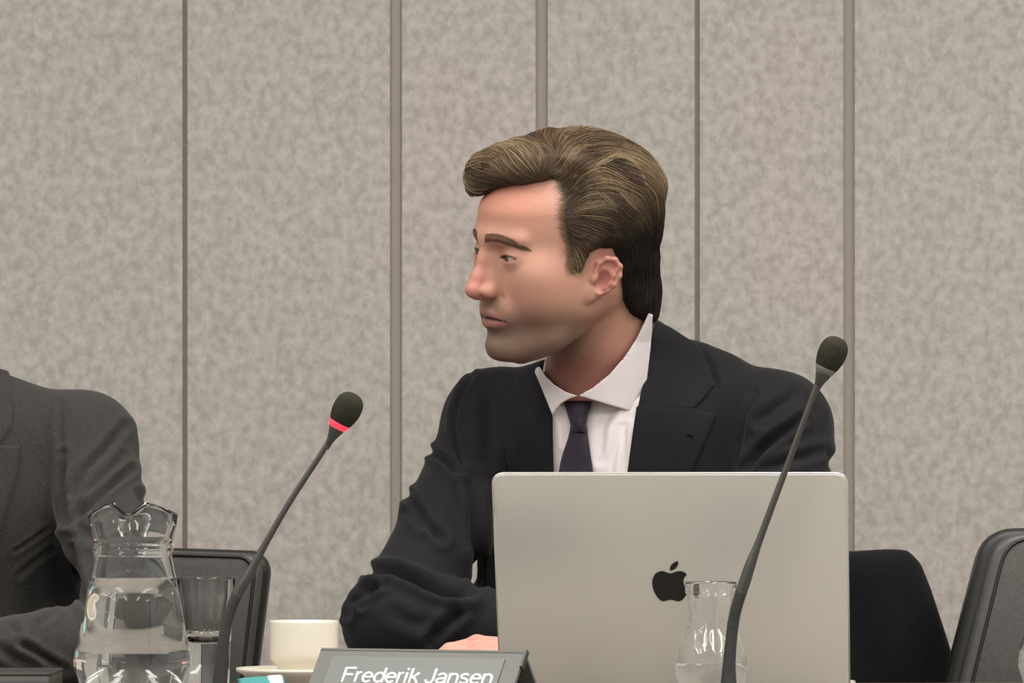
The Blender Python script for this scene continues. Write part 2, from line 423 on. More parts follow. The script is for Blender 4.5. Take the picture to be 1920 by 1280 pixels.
chair('grey leather chair with slanting side at the right edge of the photo', cx, Yc, 0,
      outl([(1742,1400),(1786,1228),(1848,992),(2110,990),(2380,992),(2440,1228),(2480,1400)], Yc, cx), [.03,0,.035,0,.035,0,.03], band=.036)
Yc = 6.14; cx = P(1420, 0, Yc).x
mch = chair('dark leather chair hidden under the black coat, behind the man with the laptop', cx, Yc, 0,
      outl([(1140,1400),(1135,1052),(1420,1050),(1690,1052),(1745,1250),(1760,1400)], Yc, cx), [.03,.05,0,.05,0,.03])
# coat over that chair
G = Field((.08, 6.0, .45), (.62, 6.30, .93), .005)
pc = [( (a-960)*6.12/FOC, CAMZ+(HOR-b)*6.12/FOC) for a, b in [(1180,1700),(1180,1036),(1500,1034),(1600,1034),(1668,1030),(1704,1031),(1728,1056),(1747,1104),(1775,1190),(1800,1270),(1830,1400),(1850,1640)]]
x2, z2 = G.ax[0][:, None], G.ax[2][None, :]
sdp = sd_poly(x2, z2, pc).astype(np.float32)
Yax = G.ax[1][None, :, None]
fold = (.004*np.sin(x2*70+z2*14)+.003*np.sin(x2*33-z2*22+1)).astype(np.float32)[:, None, :]*sm(.93-G.ax[2], .0, .15)[None, None, :]
dy = np.abs(Yax-(6.155-.06*(G.ax[2][None,None,:]-.9)*-1))-.052+fold
q1 = sdp[:, None, :]+.03; q2 = dy+.03
G.F = (np.minimum(np.maximum(q1, q2), 0)+np.sqrt(np.maximum(q1, 0)**2+np.maximum(q2, 0)**2)-.03).astype(np.float32)
V, Q = nets(G.F, G.lo, G.h, 3)
coat = link('draped_coat', mesh_np('draped_coat', V, Q), M['coat'])
tag(coat, 'black wool coat draped over the chair back behind the open laptop', 'coat')

# ------------------------------------------------------------------ laptop
LY = 5.2; yawL = math.radians(5.5); axL = Vector((math.cos(yawL), -math.sin(yawL), 0)); bkL = Vector((math.sin(yawL), math.cos(yawL), 0))
BH = .0155; tilt = math.radians(21)
hl = P(939, 1300, LY+.018); hl.z = TZ+BH
lidL = .247
up = (Vector((0, 0, 1))*math.cos(tilt) - bkL*math.sin(tilt)).normalized()
top_z = P(0, 889, LY-.09).z; lidL = (top_z-hl.z)/math.cos(tilt)
WID = (P(1592, 0, LY-.018).x-P(939, 0, LY+.018).x)/axL.x
lap_r = empty('laptop', (hl+axL*WID/2), 'open silver laptop with a dark fruit emblem on its lid', 'laptop')
nL = axL.cross(up)                               # towards camera
rp = round_poly([(0,0),(WID,0),(WID,lidL),(0,lidL)], [.002,.002,.012,.012], 8)
lid = link('lid', slab(rp, .0045, hl - nL*.0045, axL, up, 'lid', .0012, 3), M['alu'], lap_r)
# bright rim line of the lid
rim = [hl+axL*x+up*(z)-nL*.0022 for x, z in rp if z > .004]
link('lid_rim', tube([hl+axL*0.0002+up*.004-nL*.0022]+[Vector(q) for q in rim[::-1]]+[hl+axL*(WID-.0002)+up*.004-nL*.0022], .0017, 8), M['alu_edge'], lid, label='bright polished lid rim')
link('screen', slab(round_poly([(.006,.012),(WID-.006,.012),(WID-.006,lidL-.006),(.006,lidL-.006)], .006), .0008, hl-nL*.0056, axL, up, 'screen', 0), M['black_gloss'], lid)
base_poly = round_poly([(0,.004),(WID,.004),(WID,.25),(0,.25)], [.004,.004,.012,.012], 6)
o0 = Vector((hl.x, hl.y, TZ+.0008))
base = link('keyboard_base', slab(base_poly, BH-.003, o0, axL, bkL, 'keyboard_base', .002, 2), M['alu'], lap_r)
bm = bmesh.new()
rot = Matrix.Rotation(-yawL, 3, 'Z')
for r_ in range(6):
    for c_ in range(14):
        p = o0+axL*(.032+c_*(WID-.064)/13)+bkL*(.030+r_*.0188); box_bm(p.x, p.y, TZ+BH-.0006, .017, .0155, .0014, .0006, 1, bm=bm, rot=rot)
link('keys', bm_mesh(bm, 'keys'), M['key'], base)['kind'] = 'stuff'
p = o0+axL*WID/2+bkL*.195
link('trackpad', bm_mesh(box_bm(p.x, p.y, TZ+BH-.0018, .15, .085, .0012, .0003, 1, rot=rot), 'trackpad'), M['alu_edge'], base)
# logo
def logo(pts, s=1/4):
    out = []
    for a, b in pts:
        px, py = 1140+a*s, 960+b*s
        # intersect the view ray with the lid plane
        d = Vector(((px-960)/FOC, 1, (HOR-py)/FOC)); o_ = Vector((0, 0, CAMZ))
        tt = (hl-o_).dot(nL)/d.dot(nL); q = o_+d*tt-hl; out.append((q.dot(axL), q.dot(up)))
    return out
body = [(590,470),(578,452),(553,442),(528,441),(503,447),(482,455),(465,458),(446,453),(420,442),(395,441),(370,450),(349,468),(336,494),(331,525),(335,560),(345,592),(360,621),(378,645),(395,660),(412,666),(430,663),(450,657),(473,655),(496,658),(516,665),(536,666),(554,658),(572,640),(588,615),(598,592),(602,578),(588,569),(574,552),(566,528),(567,503),(575,484)]
leaf = [(527,366),(527,385),(519,405),(504,423),(486,433),(464,436),(464,418),(471,399),(486,382),(505,371)]
lg = link('logo', slab(logo(body)[::-1], .0005, hl+nL*.0001, axL, up, 'logo', 0), M['black_gloss'], lid, smooth=False, label='dark bitten-fruit emblem')
link('logo_leaf', slab(logo(leaf)[::-1], .0005, hl+nL*.0001, axL, up, 'logo_leaf', 0), M['black_gloss'], lid, smooth=False)

# ------------------------------------------------------------------ name plate
ny = math.radians(24)
axN = Vector((math.cos(ny), -math.sin(ny), 0)); bkN = Vector((math.sin(ny), math.cos(ny), 0))
Yn = 4.98; lean = math.radians(40)
tl = P(603, 1214, Yn+.04)
upN = (Vector((0, 0, 1))*math.cos(lean)+bkN*math.sin(lean)).normalized(); nN = axN.cross(upN)
Hn = (tl.z-TZ-.003)/upN.z
bl = tl-upN*Hn
# width so that the right end falls at px 985
Wn = .2
for _ in range(30):
    q = tl+axN*Wn; px = 960+q.x*FOC/q.y; Wn += (985-px)/FOC*q.y*.8
q = tl+axN*Wn
npz = empty('name_plate', (bl+axN*Wn/2), 'tilted grey name plate with white lettering in front of the laptop', 'name plate')
pl = link('front_panel', slab([(0,0),(Wn,0),(Wn,Hn),(0,Hn)], .004, bl-nN*.004, axN, upN, 'front_panel', .0006, 1), M['plate'], npz, smooth=False)
link('name_insert', slab([(.016,.006),(Wn-.018,.006),(Wn-.018,Hn-.011),(.016,Hn-.011)], .0012, bl+nN*.0001, axN, upN, 'name_insert', .0003, 1), M['insert'], pl, smooth=False)
bkd = bkN*math.sin(lean)*Hn*2
link('rear_panel', slab([(0,0),(Wn,0),(Wn,Hn),(0,Hn)], .003, bl+bkd+nN*0, axN, (Vector((0,0,1))*math.cos(lean)-bkN*math.sin(lean)), 'rear_panel', .0005, 1), M['plate'], npz, smooth=False)
link('end_cap', slab([(Wn-.0004,Hn*.74),(Wn+.0022,Hn*.74),(Wn+.0022,Hn+.001),(Wn-.0004,Hn+.001)], .006, bl-nN*.005, axN, upN, 'end_cap', .0004, 1), M['black_plastic'], npz, smooth=False, label='black end cap')
# letters drawn as strokes on a 1-unit cap height
def arc(cx, cy, rx, ry, a0, a1, n=14): return [(cx+rx*math.cos(math.radians(a0+(a1-a0)*k/n)), cy+ry*math.sin(math.radians(a0+(a1-a0)*k/n))) for k in range(n+1)]
xh = .72
GL = {'F': (.66, [[(.09,-.0),(.09,1)], [(.09,.95),(.62,.95)], [(.09,.52),(.55,.52)]]),
 'r': (.37, [[(.08,0),(.08,xh)], [(.08,.42)]+arc(.27,.47,.19,.20,180,78,8)]),
 'e': (.60, [[(.07,.38),(.53,.38)]+arc(.30,.36,.235,.305,4,318,26)]),
 'd': (.60, [[(.52,0),(.52,1)], arc(.29,.36,.225,.305,0,360,28)]),
 'i': (.26, [[(.10,0),(.10,xh)], [(.10,.87),(.10,1)]]),
 'k': (.54, [[(.08,0),(.08,1)], [(.08,.28),(.47,.71)], [(.23,.43),(.51,.0)]]),
 'J': (.54, [[(.42,1),(.42,.30)]+arc(.235,.27,.185,.21,0,-180,14)]),
 'a': (.60, [arc(.29,.50,.20,.165,165,20,10)+[(.49,.50),(.49,.18),(.53,.0)], [(.49,.40)]+arc(.26,.205,.185,.15,75,330,18)+[(.49,.22)]]),
 'n': (.59, [[(.08,0),(.08,xh)], [(.08,.42)]+arc(.29,.45,.205,.215,170,0,12)+[(.495,0)]]),
 's': (.54, [arc(.27,.52,.185,.145,25,240,14)+[(.30,.375)]+arc(.27,.20,.195,.145,70,-160,14)]),
 ' ': (.30, [])}
Lp, adv = [], 0
for ch in 'Frederik Jansen':
    wd_, st_ = GL[ch]
    for s_ in st_: Lp.append([(adv+a, b) for a, b in s_])
    adv += wd_
def on_plate(px, py):
    d = Vector(((px-960)/FOC, 1, (HOR-py)/FOC)); o_ = Vector((0, 0, CAMZ)); tt = (bl+nN*.0018-o_).dot(nN)/d.dot(nN)
    q = o_+d*tt-bl; return q.dot(axN), q.dot(upN)
xs, zs = on_plate(637, 1278); xe, ze = on_plate(921, 1283); ztop = on_plate(645, 1250)[1]
KX = (xe-xs)/adv; KZ = ztop-zs
Vl, Fl = [], []
for st_ in Lp:
    q = np.array(st_); P2 = np.stack([q[:, 0]*KX, q[:, 1]*KZ], 1)
    T2 = np.gradient(P2, axis=0); T2 /= np.linalg.norm(T2, axis=1, keepdims=True); N2 = np.stack([-T2[:, 1], T2[:, 0]], 1)*KZ*.066
    b0 = len(Vl)
    for (pa, nn_) in zip(P2, N2):
        zb_ = (ze-zs)*pa[0]/(xe-xs)*.6
        for s_, h_ in ((1, .0012), (-1, .0012), (-1, .0018), (1, .0018)):
            w2 = pa+nn_*s_; Vl.append(tuple(bl+axN*(xs+w2[0])+upN*(zs+zb_+w2[1])+nN*h_))
    m_ = len(P2)
    for i in range(m_-1):
        for k_ in range(4): Fl.append((b0+i*4+k_, b0+i*4+(k_+1) % 4, b0+(i+1)*4+(k_+1) % 4, b0+(i+1)*4+k_))
    Fl.append((b0, b0+1, b0+2, b0+3)); Fl.append((b0+4*m_-4, b0+4*m_-3, b0+4*m_-2, b0+4*m_-1))
link('lettering', clean(mesh_np('lettering', Vl, Fl)), M['text'], pl, smooth=False, label='white lettering')
# ------------------------------------------------------------------ glassware
def pitcher(cx, cy, label, fx=1.0):
    S = cy/FOC
    zt = lambda py: (CAMZ+(HOR-py)*S)-TZ
    r = empty('water_pitcher', (cx, cy, TZ), label, 'pitcher', 'glass water pitchers')
    out = [(0, .0), (.045, .0), (.0485, .003), (.060*1.0, zt(1238)-.004), (.0600, zt(1238)), (.0588, zt(1226))]
    hs = [(1180,99),(1130,90),(1080,81),(1045,74),(1037,73),(1033,76),(1027,76),(1022,73),(1005,77),(985,82),(972,84.5),(966,85.5)]
    out += [(h*S, zt(y)) for y, h in hs]
    nr = len(out)
    th = .0021
    inn = [(84*S-th*.6, zt(968)), (80*S-th, zt(985)), (73*S-th, zt(1008)), (70*S-th, zt(1030)), (72*S-th, zt(1047)), (79*S-th, zt(1080)), (88*S-th, zt(1130)), (97*S-th, zt(1180)), (.0575-th*.6, zt(1228)), (.052-th, zt(1262)), (.043, .011), (.03, .0085), (0, .008)]
    prof = out+inn
    zr = zt(966)-.03
    def off(t, j):
        z = prof[j][1]; k = sm(np.array(z), zt(1000), zt(966)).item()
        if k <= 0: return 0, 0
        a = (t+math.pi/2+math.pi) % (2*math.pi)-math.pi          # 0 towards the camera
        # rim rises towards the lip and dips in its middle
        rise = 26*math.exp(-(a/1.0)**2*1.05)*1.12 - 25*math.exp(-(a/.20)**2)
        lipr = .010*math.exp(-(a/.42)**2)
        return lipr*k*k, max(rise, 0)*S*k**1.5
    n = 96; V, F = [], []
    for j, (rr, z) in enumerate(prof):
        for i in range(n):
            tt = 2*math.pi*i/n; dr, dz = off(tt, j) if rr > 0 else (0, 0)
            V.append((cx+(rr+dr)*math.cos(tt)*fx, cy+(rr+dr)*math.sin(tt), TZ+z+dz))
    for j in range(len(prof)-1):
        for i in range(n): F.append((j*n+i, j*n+(i+1) % n, (j+1)*n+(i+1) % n, (j+1)*n+i))
    me = mesh_np('glass_body', V, F); bm = bmesh.new(); bm.from_mesh(me); bmesh.ops.remove_doubles(bm, verts=bm.verts, dist=1e-6)
    bmesh.ops.recalc_face_normals(bm, faces=bm.faces); bm.to_mesh(me); bm.free()
    link('glass_body', me, M['glass'], r)
    e = .0004; wz = zt(1083)
    wi = [(0, .0084), (.0302, .0089), (.0433, .0113), (.052-th+e, zt(1262)), (.0575-th*.6+e, zt(1228)), (97*S-th+e, zt(1180)), (88*S-th+e, zt(1130)), (79.6*S-th+e, wz-.0006), (79.6*S-th-.0008, wz), (0, wz)]
    me = lathe(wi, (cx, cy, TZ), 96); bm = bmesh.new(); bm.from_mesh(me); bmesh.ops.remove_doubles(bm, verts=bm.verts, dist=1e-6)
    bmesh.ops.recalc_face_normals(bm, faces=bm.faces); bm.to_mesh(me); bm.free()
    o = link('water', me, M['water'], r)
    # handle on the far side
    hp = [(cx, cy+.046, TZ+zt(990)), (cx, cy+.075, TZ+zt(985)), (cx, cy+.088, TZ+zt(1030)), (cx, cy+.085, TZ+zt(1100)), (cx, cy+.064, TZ+zt(1160))]
    return r
pitcher(P(249, 0, 5.15).x, 5.15, 'clear glass water pitcher with wavy pouring rim, before the man in grey tweed')
pitcher(P(2020, 0, 5.17).x, 5.17, 'clear glass water pitcher cut off by the right edge of the photo')
# tumbler
ty = 5.58; tx = P(387, 0, ty).x; S = ty/FOC; zt = lambda py: (CAMZ+(HOR-py)*S)-TZ
r = empty('drinking_glass', (tx, ty, TZ), 'clear straight drinking glass with a thick base, behind the pitcher and the lit microphone', 'glass')
prof = [(0,0),(41*S,0),(43*S,.002),(45*S,zt(1215)),(52*S,zt(1120)),(57*S,zt(1084)),(56.5*S,zt(1082)),(54*S,zt(1082)),(53*S,zt(1086)),(48.5*S,zt(1120)),(42*S,zt(1185)),(36*S,zt(1200)),(20*S,zt(1205)),(0,zt(1206))]
link('glass_body', clean(lathe(prof, (tx, ty, TZ), 72)), M['glass'], r)
# carafe
cy_ = 5.015; cx_ = P(1333, 0, cy_).x; S = cy_/FOC; zt = lambda py: (CAMZ+(HOR-py)*S)-TZ
r = empty('small_carafe', (cx_, cy_, TZ), 'small clear glass carafe with a narrow neck, in front of the laptop lid', 'carafe')
o_ = [(0,0),(48*S,0),(52*S,.002),(62*S,zt(1290)),(67*S,zt(1260)),(67*S,zt(1240)),(64*S,zt(1222)),(56*S,zt(1198)),(48*S,zt(1175)),(44.5*S,zt(1150)),(43.5*S,zt(1122)),(44*S,zt(1114)),(48*S,zt(1112)),(49*S,zt(1108)),(48.5*S,zt(1093)),(47.5*S,zt(1090))]
i_ = [(44*S,zt(1090)),(43*S,zt(1094)),(40*S,zt(1108)),(37*S,zt(1118)),(36.5*S,zt(1150)),(40*S,zt(1175)),(50*S,zt(1202)),(58*S,zt(1224)),(61*S,zt(1242)),(60*S,zt(1262)),(54*S,zt(1290)),(44*S,.008),(0,.007)]
sp = smooth_path([(a, b, 0) for a, b in o_[3:11]], 24)[:, :2]; ip = smooth_path([(a, b, 0) for a, b in i_[3:11]], 24)[:, :2]
prof = o_[:3]+[tuple(q) for q in sp]+o_[11:]+i_[:3]+[tuple(q) for q in ip]+i_[11:]
def wob(t, j): return (.00022*math.sin(6*t+j*.55)+.00018*math.sin(11*t-j*.8) if 34 < j < len(prof)-6 else 0, 0)
link('glass_body', clean(lathe(prof, (cx_, cy_, TZ), 160, wob)), M['glass'], r)
e = .0007; wz = zt(1240)
wi = [(0,.0074),(44*S+e,.0084),(54*S+e,zt(1290)),(60*S+e,zt(1262)),(61*S+e,zt(1242)),(60.5*S+e,wz-.0004),(59.6*S,wz),(0,wz)]
link('water', clean(lathe(wi, (cx_, cy_, TZ), 96)), M['water'], r)

# ------------------------------------------------------------------ cup, saucer, sachet, folder
uy = 5.45; ux = P(570, 0, uy).x; S = uy/FOC
zr = P(0, 1251, uy).z-TZ
sr = empty('saucer', (ux, uy, TZ), 'white china saucer under the coffee cup', 'saucer')
R = 128*S
pr = [(0,.001),(.035,0),(.040,.002),(.055,.006),(.9*R,zr-.007),(R*.995,zr-.0035),(R,zr-.001),(R*.985,zr),(.88*R,zr-.003),(.05,.0085),(.03,.007),(0,.007)]
link('dish', clean(lathe(pr, (ux, uy, TZ), 80)), M['china'], sr)
cb = .0072
ct = P(0, 1163, uy).z-TZ
cr_ = empty('coffee_cup', (ux, uy, TZ+cb), 'straight-sided white coffee cup standing on its saucer beside the name plate', 'cup')
rc = 65.5*S; zb = P(0, 1240, uy).z-TZ
pr = [(0,cb+.001),(.026,cb),(.028,cb+.003),(.029,zb-.004),(rc*.88,zb-.0006),(rc*.965,zb+.003),(rc*.985,zb+.010),(rc*.995,ct-.002),(rc*.99,ct),(rc*.965,ct),(rc*.95,ct-.003),(rc*.94,zb+.012),(rc*.85,zb+.005),(0,zb+.003)]
link('bowl', clean(lathe(pr, (ux, uy, TZ), 80)), M['china'], cr_)
hp = [(ux+.01, uy+rc*.9, TZ+ct-.012), (ux+.012, uy+rc+.018, TZ+ct-.012), (ux+.012, uy+rc+.022, TZ+ct-.03), (ux+.01, uy+rc*.92, TZ+zb+.012)]
link('handle', tube([tuple(q) for q in smooth_path(hp, 24)], .0042, 12), M['china'], cr_)
link('coffee', clean(lathe([(0,zb+.016),(rc*.936,zb+.016),(rc*.93,zb+.013),(0,zb+.012)], (ux, uy, TZ), 48)), mat('coffee', (50,30,18), .2), cr_)
# sachet leaning on the saucer rim
sc_ = P(492, 1288, 5.47)
def pillow(name, w, l, h_, n=14):
    V, F = [], []
    for sgn in (1, -1):
        for i in range(n+1):
            for j in range(n+1):
                a, b = i/n*2-1, j/n*2-1; ed = (1-a**4)*(1-b**4)
                V.append((a*w/2, b*l/2, sgn*h_/2*ed**.6+.0004*math.sin(a*9+b*4)*ed))
    for s_ in (0, 1):
        o2 = s_*(n+1)**2
        for i in range(n):
            for j in range(n):
                q = [o2+i*(n+1)+j, o2+(i+1)*(n+1)+j, o2+(i+1)*(n+1)+j+1, o2+i*(n+1)+j+1]; F.append(q if s_ == 0 else q[::-1])
    return np.array(V), F
V, F = pillow('s', .050, .030, .008)
Rm = np.array((Matrix.Rotation(math.radians(12), 3, 'Z') @ Matrix.Rotation(math.radians(34), 3, 'X') @ Matrix.Rotation(math.radians(-4), 3, 'Y')))
sp0 = np.array((P(492, 0, 5.352).x, 5.352, TZ+.0105))
me = mesh_np('wrapper', V@Rm.T+sp0, F); me = clean(me)
sa = empty('sugar_sachet', tuple(sp0), 'small teal and white sachet lying against the saucer', 'sachet')
wr = link('wrapper', me, M['teal'], sa)
bm = bmesh.new(); bm.from_mesh(me)
V2, F2 = pillow('s', .018, .0304, .0088)
me2 = clean(mesh_np('white_band', (V2+np.array([.014, 0, .0003]))@Rm.T+sp0, F2)); bm.free()
link('white_band', me2, M['foil'], wr)
# dark folder in front of the left man
fo = empty('notebook', (P(-60, 0, 5.42).x, 5.40, TZ), 'dark olive notebook with rounded corners before the man in grey tweed', 'notebook')
xa = P(103, 0, 5.36).x; zt_ = P(0, 1257, 5.38).z-TZ
nbp = round_poly([(-.24,0),(0,0),(0,.15),(-.24,.15)], .012)
link('cover', slab(nbp, .003, (xa, 5.32, TZ+zt_-.003), (1,0,0), (0,1,0), 'cover', .001, 2), M['folder'], fo)
link('cover', slab(nbp, .003, (xa, 5.32, TZ+.0005), (1,0,0), (0,1,0), 'cover', .001, 2), M['folder'], fo)
link('page_block', slab(round_poly([(-.2395,.0005),(-.0006,.0005),(-.0006,.1495),(-.2395,.1495)], .012), zt_-.0065, (xa, 5.32, TZ+.0035), (1,0,0), (0,1,0), 'page_block', 0), M['folder'], fo)

# ------------------------------------------------------------------ microphones
def mic(path, Y, head_c, head_dir, ring, label, flex):
    """path: (px, py, half-width px); flex: py range with ribs"""
    S = Y/FOC; pts = [tuple(P(a, b, Y))+(w_*S,) for a, b, w_ in path]
    sp = smooth_path(pts, 220)
    foot = sp[-1]
    r = empty('gooseneck_microphone', (foot[0], Y, TZ), label, 'microphone', 'gooseneck microphones on the table')
    zf0, zf1 = P(0, flex[1], Y).z, P(0, flex[0], Y).z
    up_ = sp[sp[:, 2] >= zf1-.002]; fl = sp[(sp[:, 2] < zf1+.003) & (sp[:, 2] >= zf0-.003)]; lo_ = sp[sp[:, 2] < zf0+.006]
    link('stem', tube(up_[:, :3], list(up_[:, 3]), 16, False), M['stem'], r)
    fl = smooth_path([tuple(q) for q in fl[::3]], 150)
    link('flexible_neck', tube(fl[:, :3], [q*(1+.09*(1 if (i//2) % 2 else -1)) for i, q in enumerate(fl[:, 3])], 16, False), M['stem'], r)
    link('lower_stem', tube(lo_[:, :3], list(lo_[:, 3]), 16, False), M['black_plastic'], r)
    bmn = box_bm(foot[0], Y-.045, TZ+.010, .11, .12, .02, .006, 3)
    b = link('base', bm_mesh(bmn, 'base'), M['black_plastic'], r)
    link('button', bm_mesh(box_bm(foot[0]+.03, Y-.075, TZ+.021, .022, .014, .003, .001, 2), 'button'), M['grey_ring'], b)
    # head
    hc = P(head_c[0], head_c[1], Y); d = Vector((head_dir[0], -.12, -head_dir[1])).normalized()
    zq = Vector((0,0,1)).rotation_difference(d).to_matrix()
    def place(prof, n=40, bump=0):
        me = lathe(prof, (0,0,0), n); me = clean(me)
        for v in me.vertices: v.co = zq @ v.co + hc
        return me
    u = S
    foam = [(0,-24),(14,-27),(20.5,-23),(24.5,-12),(27,1),(26.8,14),(24,25),(18,33),(10,37.5),(0,39)]
    fp = smooth_path([(a*u, b*u, 0) for a, b in foam], 30)[:, :2]; fp[0, 0] = fp[-1, 0] = 0
    link('windscreen', place([tuple(q) for q in fp]), M['foam'], r)
    link('light_ring', place([(0,-35*u),(15.5*u,-34.5*u),(17*u,-33*u),(21*u,-23*u),(19*u,-20*u),(0,-20*u)]), ring, r)
    cone = smooth_path([(15.5*u,-34*u,0),(13*u,-42*u,0),(9.6*u,-51*u,0),(6.6*u,-64*u,0),(5.6*u,-78*u,0)], 20)[:, :2]
    link('head_cone', place([(0,-33.5*u)]+[tuple(q) for q in cone]+[(0,-79*u)]), M['stem'], r)
    return r
mic([(614,832,5.2),(592,866,5.4),(545,938,5.6),(500,1015,6.2),(478,1056,8),(462,1085,10),(446,1112,10.5),(430,1150,10.5),(420,1195,10.5),(415,1240,12),(411,1300,15),(410,1332,17)], 5.0,
    (648,772), (.48,-.88), M['red_led'], 'black gooseneck microphone with a glowing red ring, left of the seated man', (1116,1190))
mic([(1532,722,5.5),(1512,775,5.5),(1480,862,5.8),(1447,950,6.4),(1423,1015,7),(1407,1058,10),(1396,1092,11),(1387,1118,11),(1377,1155,11),(1371,1200,11),(1367,1250,12.5),(1366,1300,17),(1366,1334,20)], 4.925,
    (1558,668), (.40,-.92), M['grey_ring'], 'black gooseneck microphone with an unlit grey ring, in front of the laptop', (1112,1178))
# ------------------------------------------------------------------ the seated man with the laptop: head
PSI = math.radians(58); HY = 5.66
HC = np.array(P(1054, 487, HY)); HC[1] = HY; HC[2] += .0125
HF = np.array([-math.sin(PSI), -math.cos(PSI), 0]); HL = np.array([math.cos(PSI), -math.sin(PSI), 0])
HU = np.array([0, 0, 1.0])
ROLL, NOD = math.radians(9), math.radians(5.6)      # the head tips towards its near side and nods a little
HL, HU = HL*math.cos(ROLL)-HU*math.sin(ROLL), HU*math.cos(ROLL)+HL*math.sin(ROLL)
HF, HU = HF*math.cos(NOD)-HU*math.sin(NOD), HU*math.cos(NOD)+HF*math.sin(NOD)
_r = math.radians(0.0)
def h2w(V): return HC+V[:, :1]*HF+V[:, 1:2]*HL+V[:, 2:3]*HU
def w2h(p): d = np.array(p)-HC; return np.array([d@HF, d@HL, d@HU])

K = np.array([  # z, front, half width, back, centre, exponent
 [.1175,.006,.012,-.018,-.006,2],[.1155,.024,.022,-.034,-.006,2],[.111,.042,.036,-.052,-.006,2],[.104,.060,.049,-.068,-.006,2.05],
 [.094,.0765,.0590,-.081,-.006,2.1],[.080,.0905,.0670,-.0915,-.006,2.15],[.064,.0960,.0715,-.0975,-.006,2.1],[.048,.0985,.0735,-.101,-.006,2.1],
 [.034,.0995,.0740,-.102,-.006,2.1],[.022,.1000,.0735,-.102,-.006,2.1],[.010,.0985,.0725,-.101,-.005,2.1],[.0,.0965,.0715,-.096,-.004,2.2],
 [-.015,.0935,.0705,-.097,-.003,2.1],[-.030,.0925,.0695,-.092,-.002,2.05],[-.045,.0918,.0675,-.084,.0,2.0],[-.058,.0930,.0640,-.068,.004,2.0],
 [-.068,.0922,.0595,-.048,.008,2.0],[-.078,.0898,.0525,-.030,.012,2.0],[-.088,.0872,.0470,-.014,.018,2.0],[-.097,.0862,.0405,.002,.026,2.0],
 [-.104,.0836,.0335,.014,.034,2.0],[-.109,.0825,.0265,.024,.042,2.0],[-.1130,.0740,.018,.034,.050,2.0],[-.1160,.0600,.008,.048,.054,2.0],[-.118,.0545,.001,.0535,.054,2.0]])
K[K[:, 0] < -.08, 0] *= 1.055
hs = .00115
G = Field((-.135, -.100, -.235), (.142, .100, .160), hs, .05)
zz = G.ax[2]; kz = K[::-1]
def kk(c): return np.interp(zz, kz[:, 0], kz[:, c]).astype(np.float32)
# smooth the interpolated keys a little
def ksm(a):
    g = np.exp(-(np.arange(-6, 7)/3.0)**2); g /= g.sum(); return np.convolve(np.pad(a, 6, 'edge'), g, 'valid').astype(np.float32)
Fz, Wz, Bz, Cz, Ez = [ksm(kk(c)) for c in (1, 2, 3, 4, 5)]
U = G.ax[0][:, None, None]; Vv = G.ax[1][None, :, None]; Z = G.ax[2][None, None, :]
du = U-Cz; rad = np.where(du > 0, Fz-Cz, Cz-Bz)
e = np.where(du > 0, Ez, 2.0).astype(np.float32)
q = ((np.abs(du)/np.maximum(rad, .001))**e+(np.abs(Vv)/np.maximum(Wz, .001))**e)**(1/e)
rho = np.sqrt(du**2+Vv**2)
base = (rho-rho/np.maximum(q, 1e-4)).astype(np.float32)
base = np.where(q < 1e-3, -.02, base)
base = np.where((Z > .1175), np.sqrt(np.maximum(rho-.006, 0)**2+(Z-.1175)**2), base)
base = np.where((Z < -.1245), np.sqrt(np.maximum(rho-.004, 0)**2+(Z+.1245)**2)+.002, base).astype(np.float32)
del q, rho, rad, e, du
G.F = np.clip(base, -.05, .05)
_k = np.sqrt(((U+.0105)/.1045)**2+(Vv/.0745)**2+((Z-.030)/.0885)**2); _k1 = np.sqrt(((U+.0105)/.1045**2)**2+(Vv/.0745**2)**2+((Z-.030)/.0885**2)**2)
_w = sm(Z, .045, .075); skull = (G.F*(1-_w)+np.clip(_k*(_k-1)/np.maximum(_k1, 1e-3), -.05, .05)*_w).astype(np.float32); G.F = np.where(Z > .045, skull, G.F).astype(np.float32); del _k, _k1
# neck
nb0 = w2h(P(1142, 545, 5.70)); nb1 = w2h(P(1112, 735, 5.745)); nb2 = w2h(P(1150, 880, 5.84))
G.chain([nb0, nb1, nb2], [.0545, .0560, .050], k=.016)
_n0, _n1 = nb0, nb1; _nd = (_n1-_n0)/np.linalg.norm(_n1-_n0)
# jaw line, chin, cheeks
for s in (1, -1):
    G.chain([(.008, s*.0495, -.062), (.040, s*.037, -.088), (.074, s*.017, -.105)], [.0045, .0050, .0075], k=.024)
    G.ell((.050, s*.0445, -.043), (.026, .0185, .022), k=.03)
    G.ell((.056, s*.0455, -.018), (.022, .015, .014), k=.028)            # cheekbone
    G.cap((.0965, s*.009, .0200), (.0805, s*.043, .0200), .0062, .0040, k=.014)   # brow ridge
    G.ell((.106, s*.0305, .0020), (.0185, .0175, .0105), k=.011, mode='s')  # socket
    G.cap((.104, s*.0135, .004), (.104, s*.0150, -.012), .004, k=.010, mode='s')
G.ell((.0800, 0, -.1035), (.0155, .0150, .0135), k=.012)
G.ell((.099, 0, -.086), (.006, .018, .0042), k=.008, mode='s')      # crease over the chin
G.ell((.0825, 0, -.064), (.0125, .026, .016), k=.018)                # muzzle
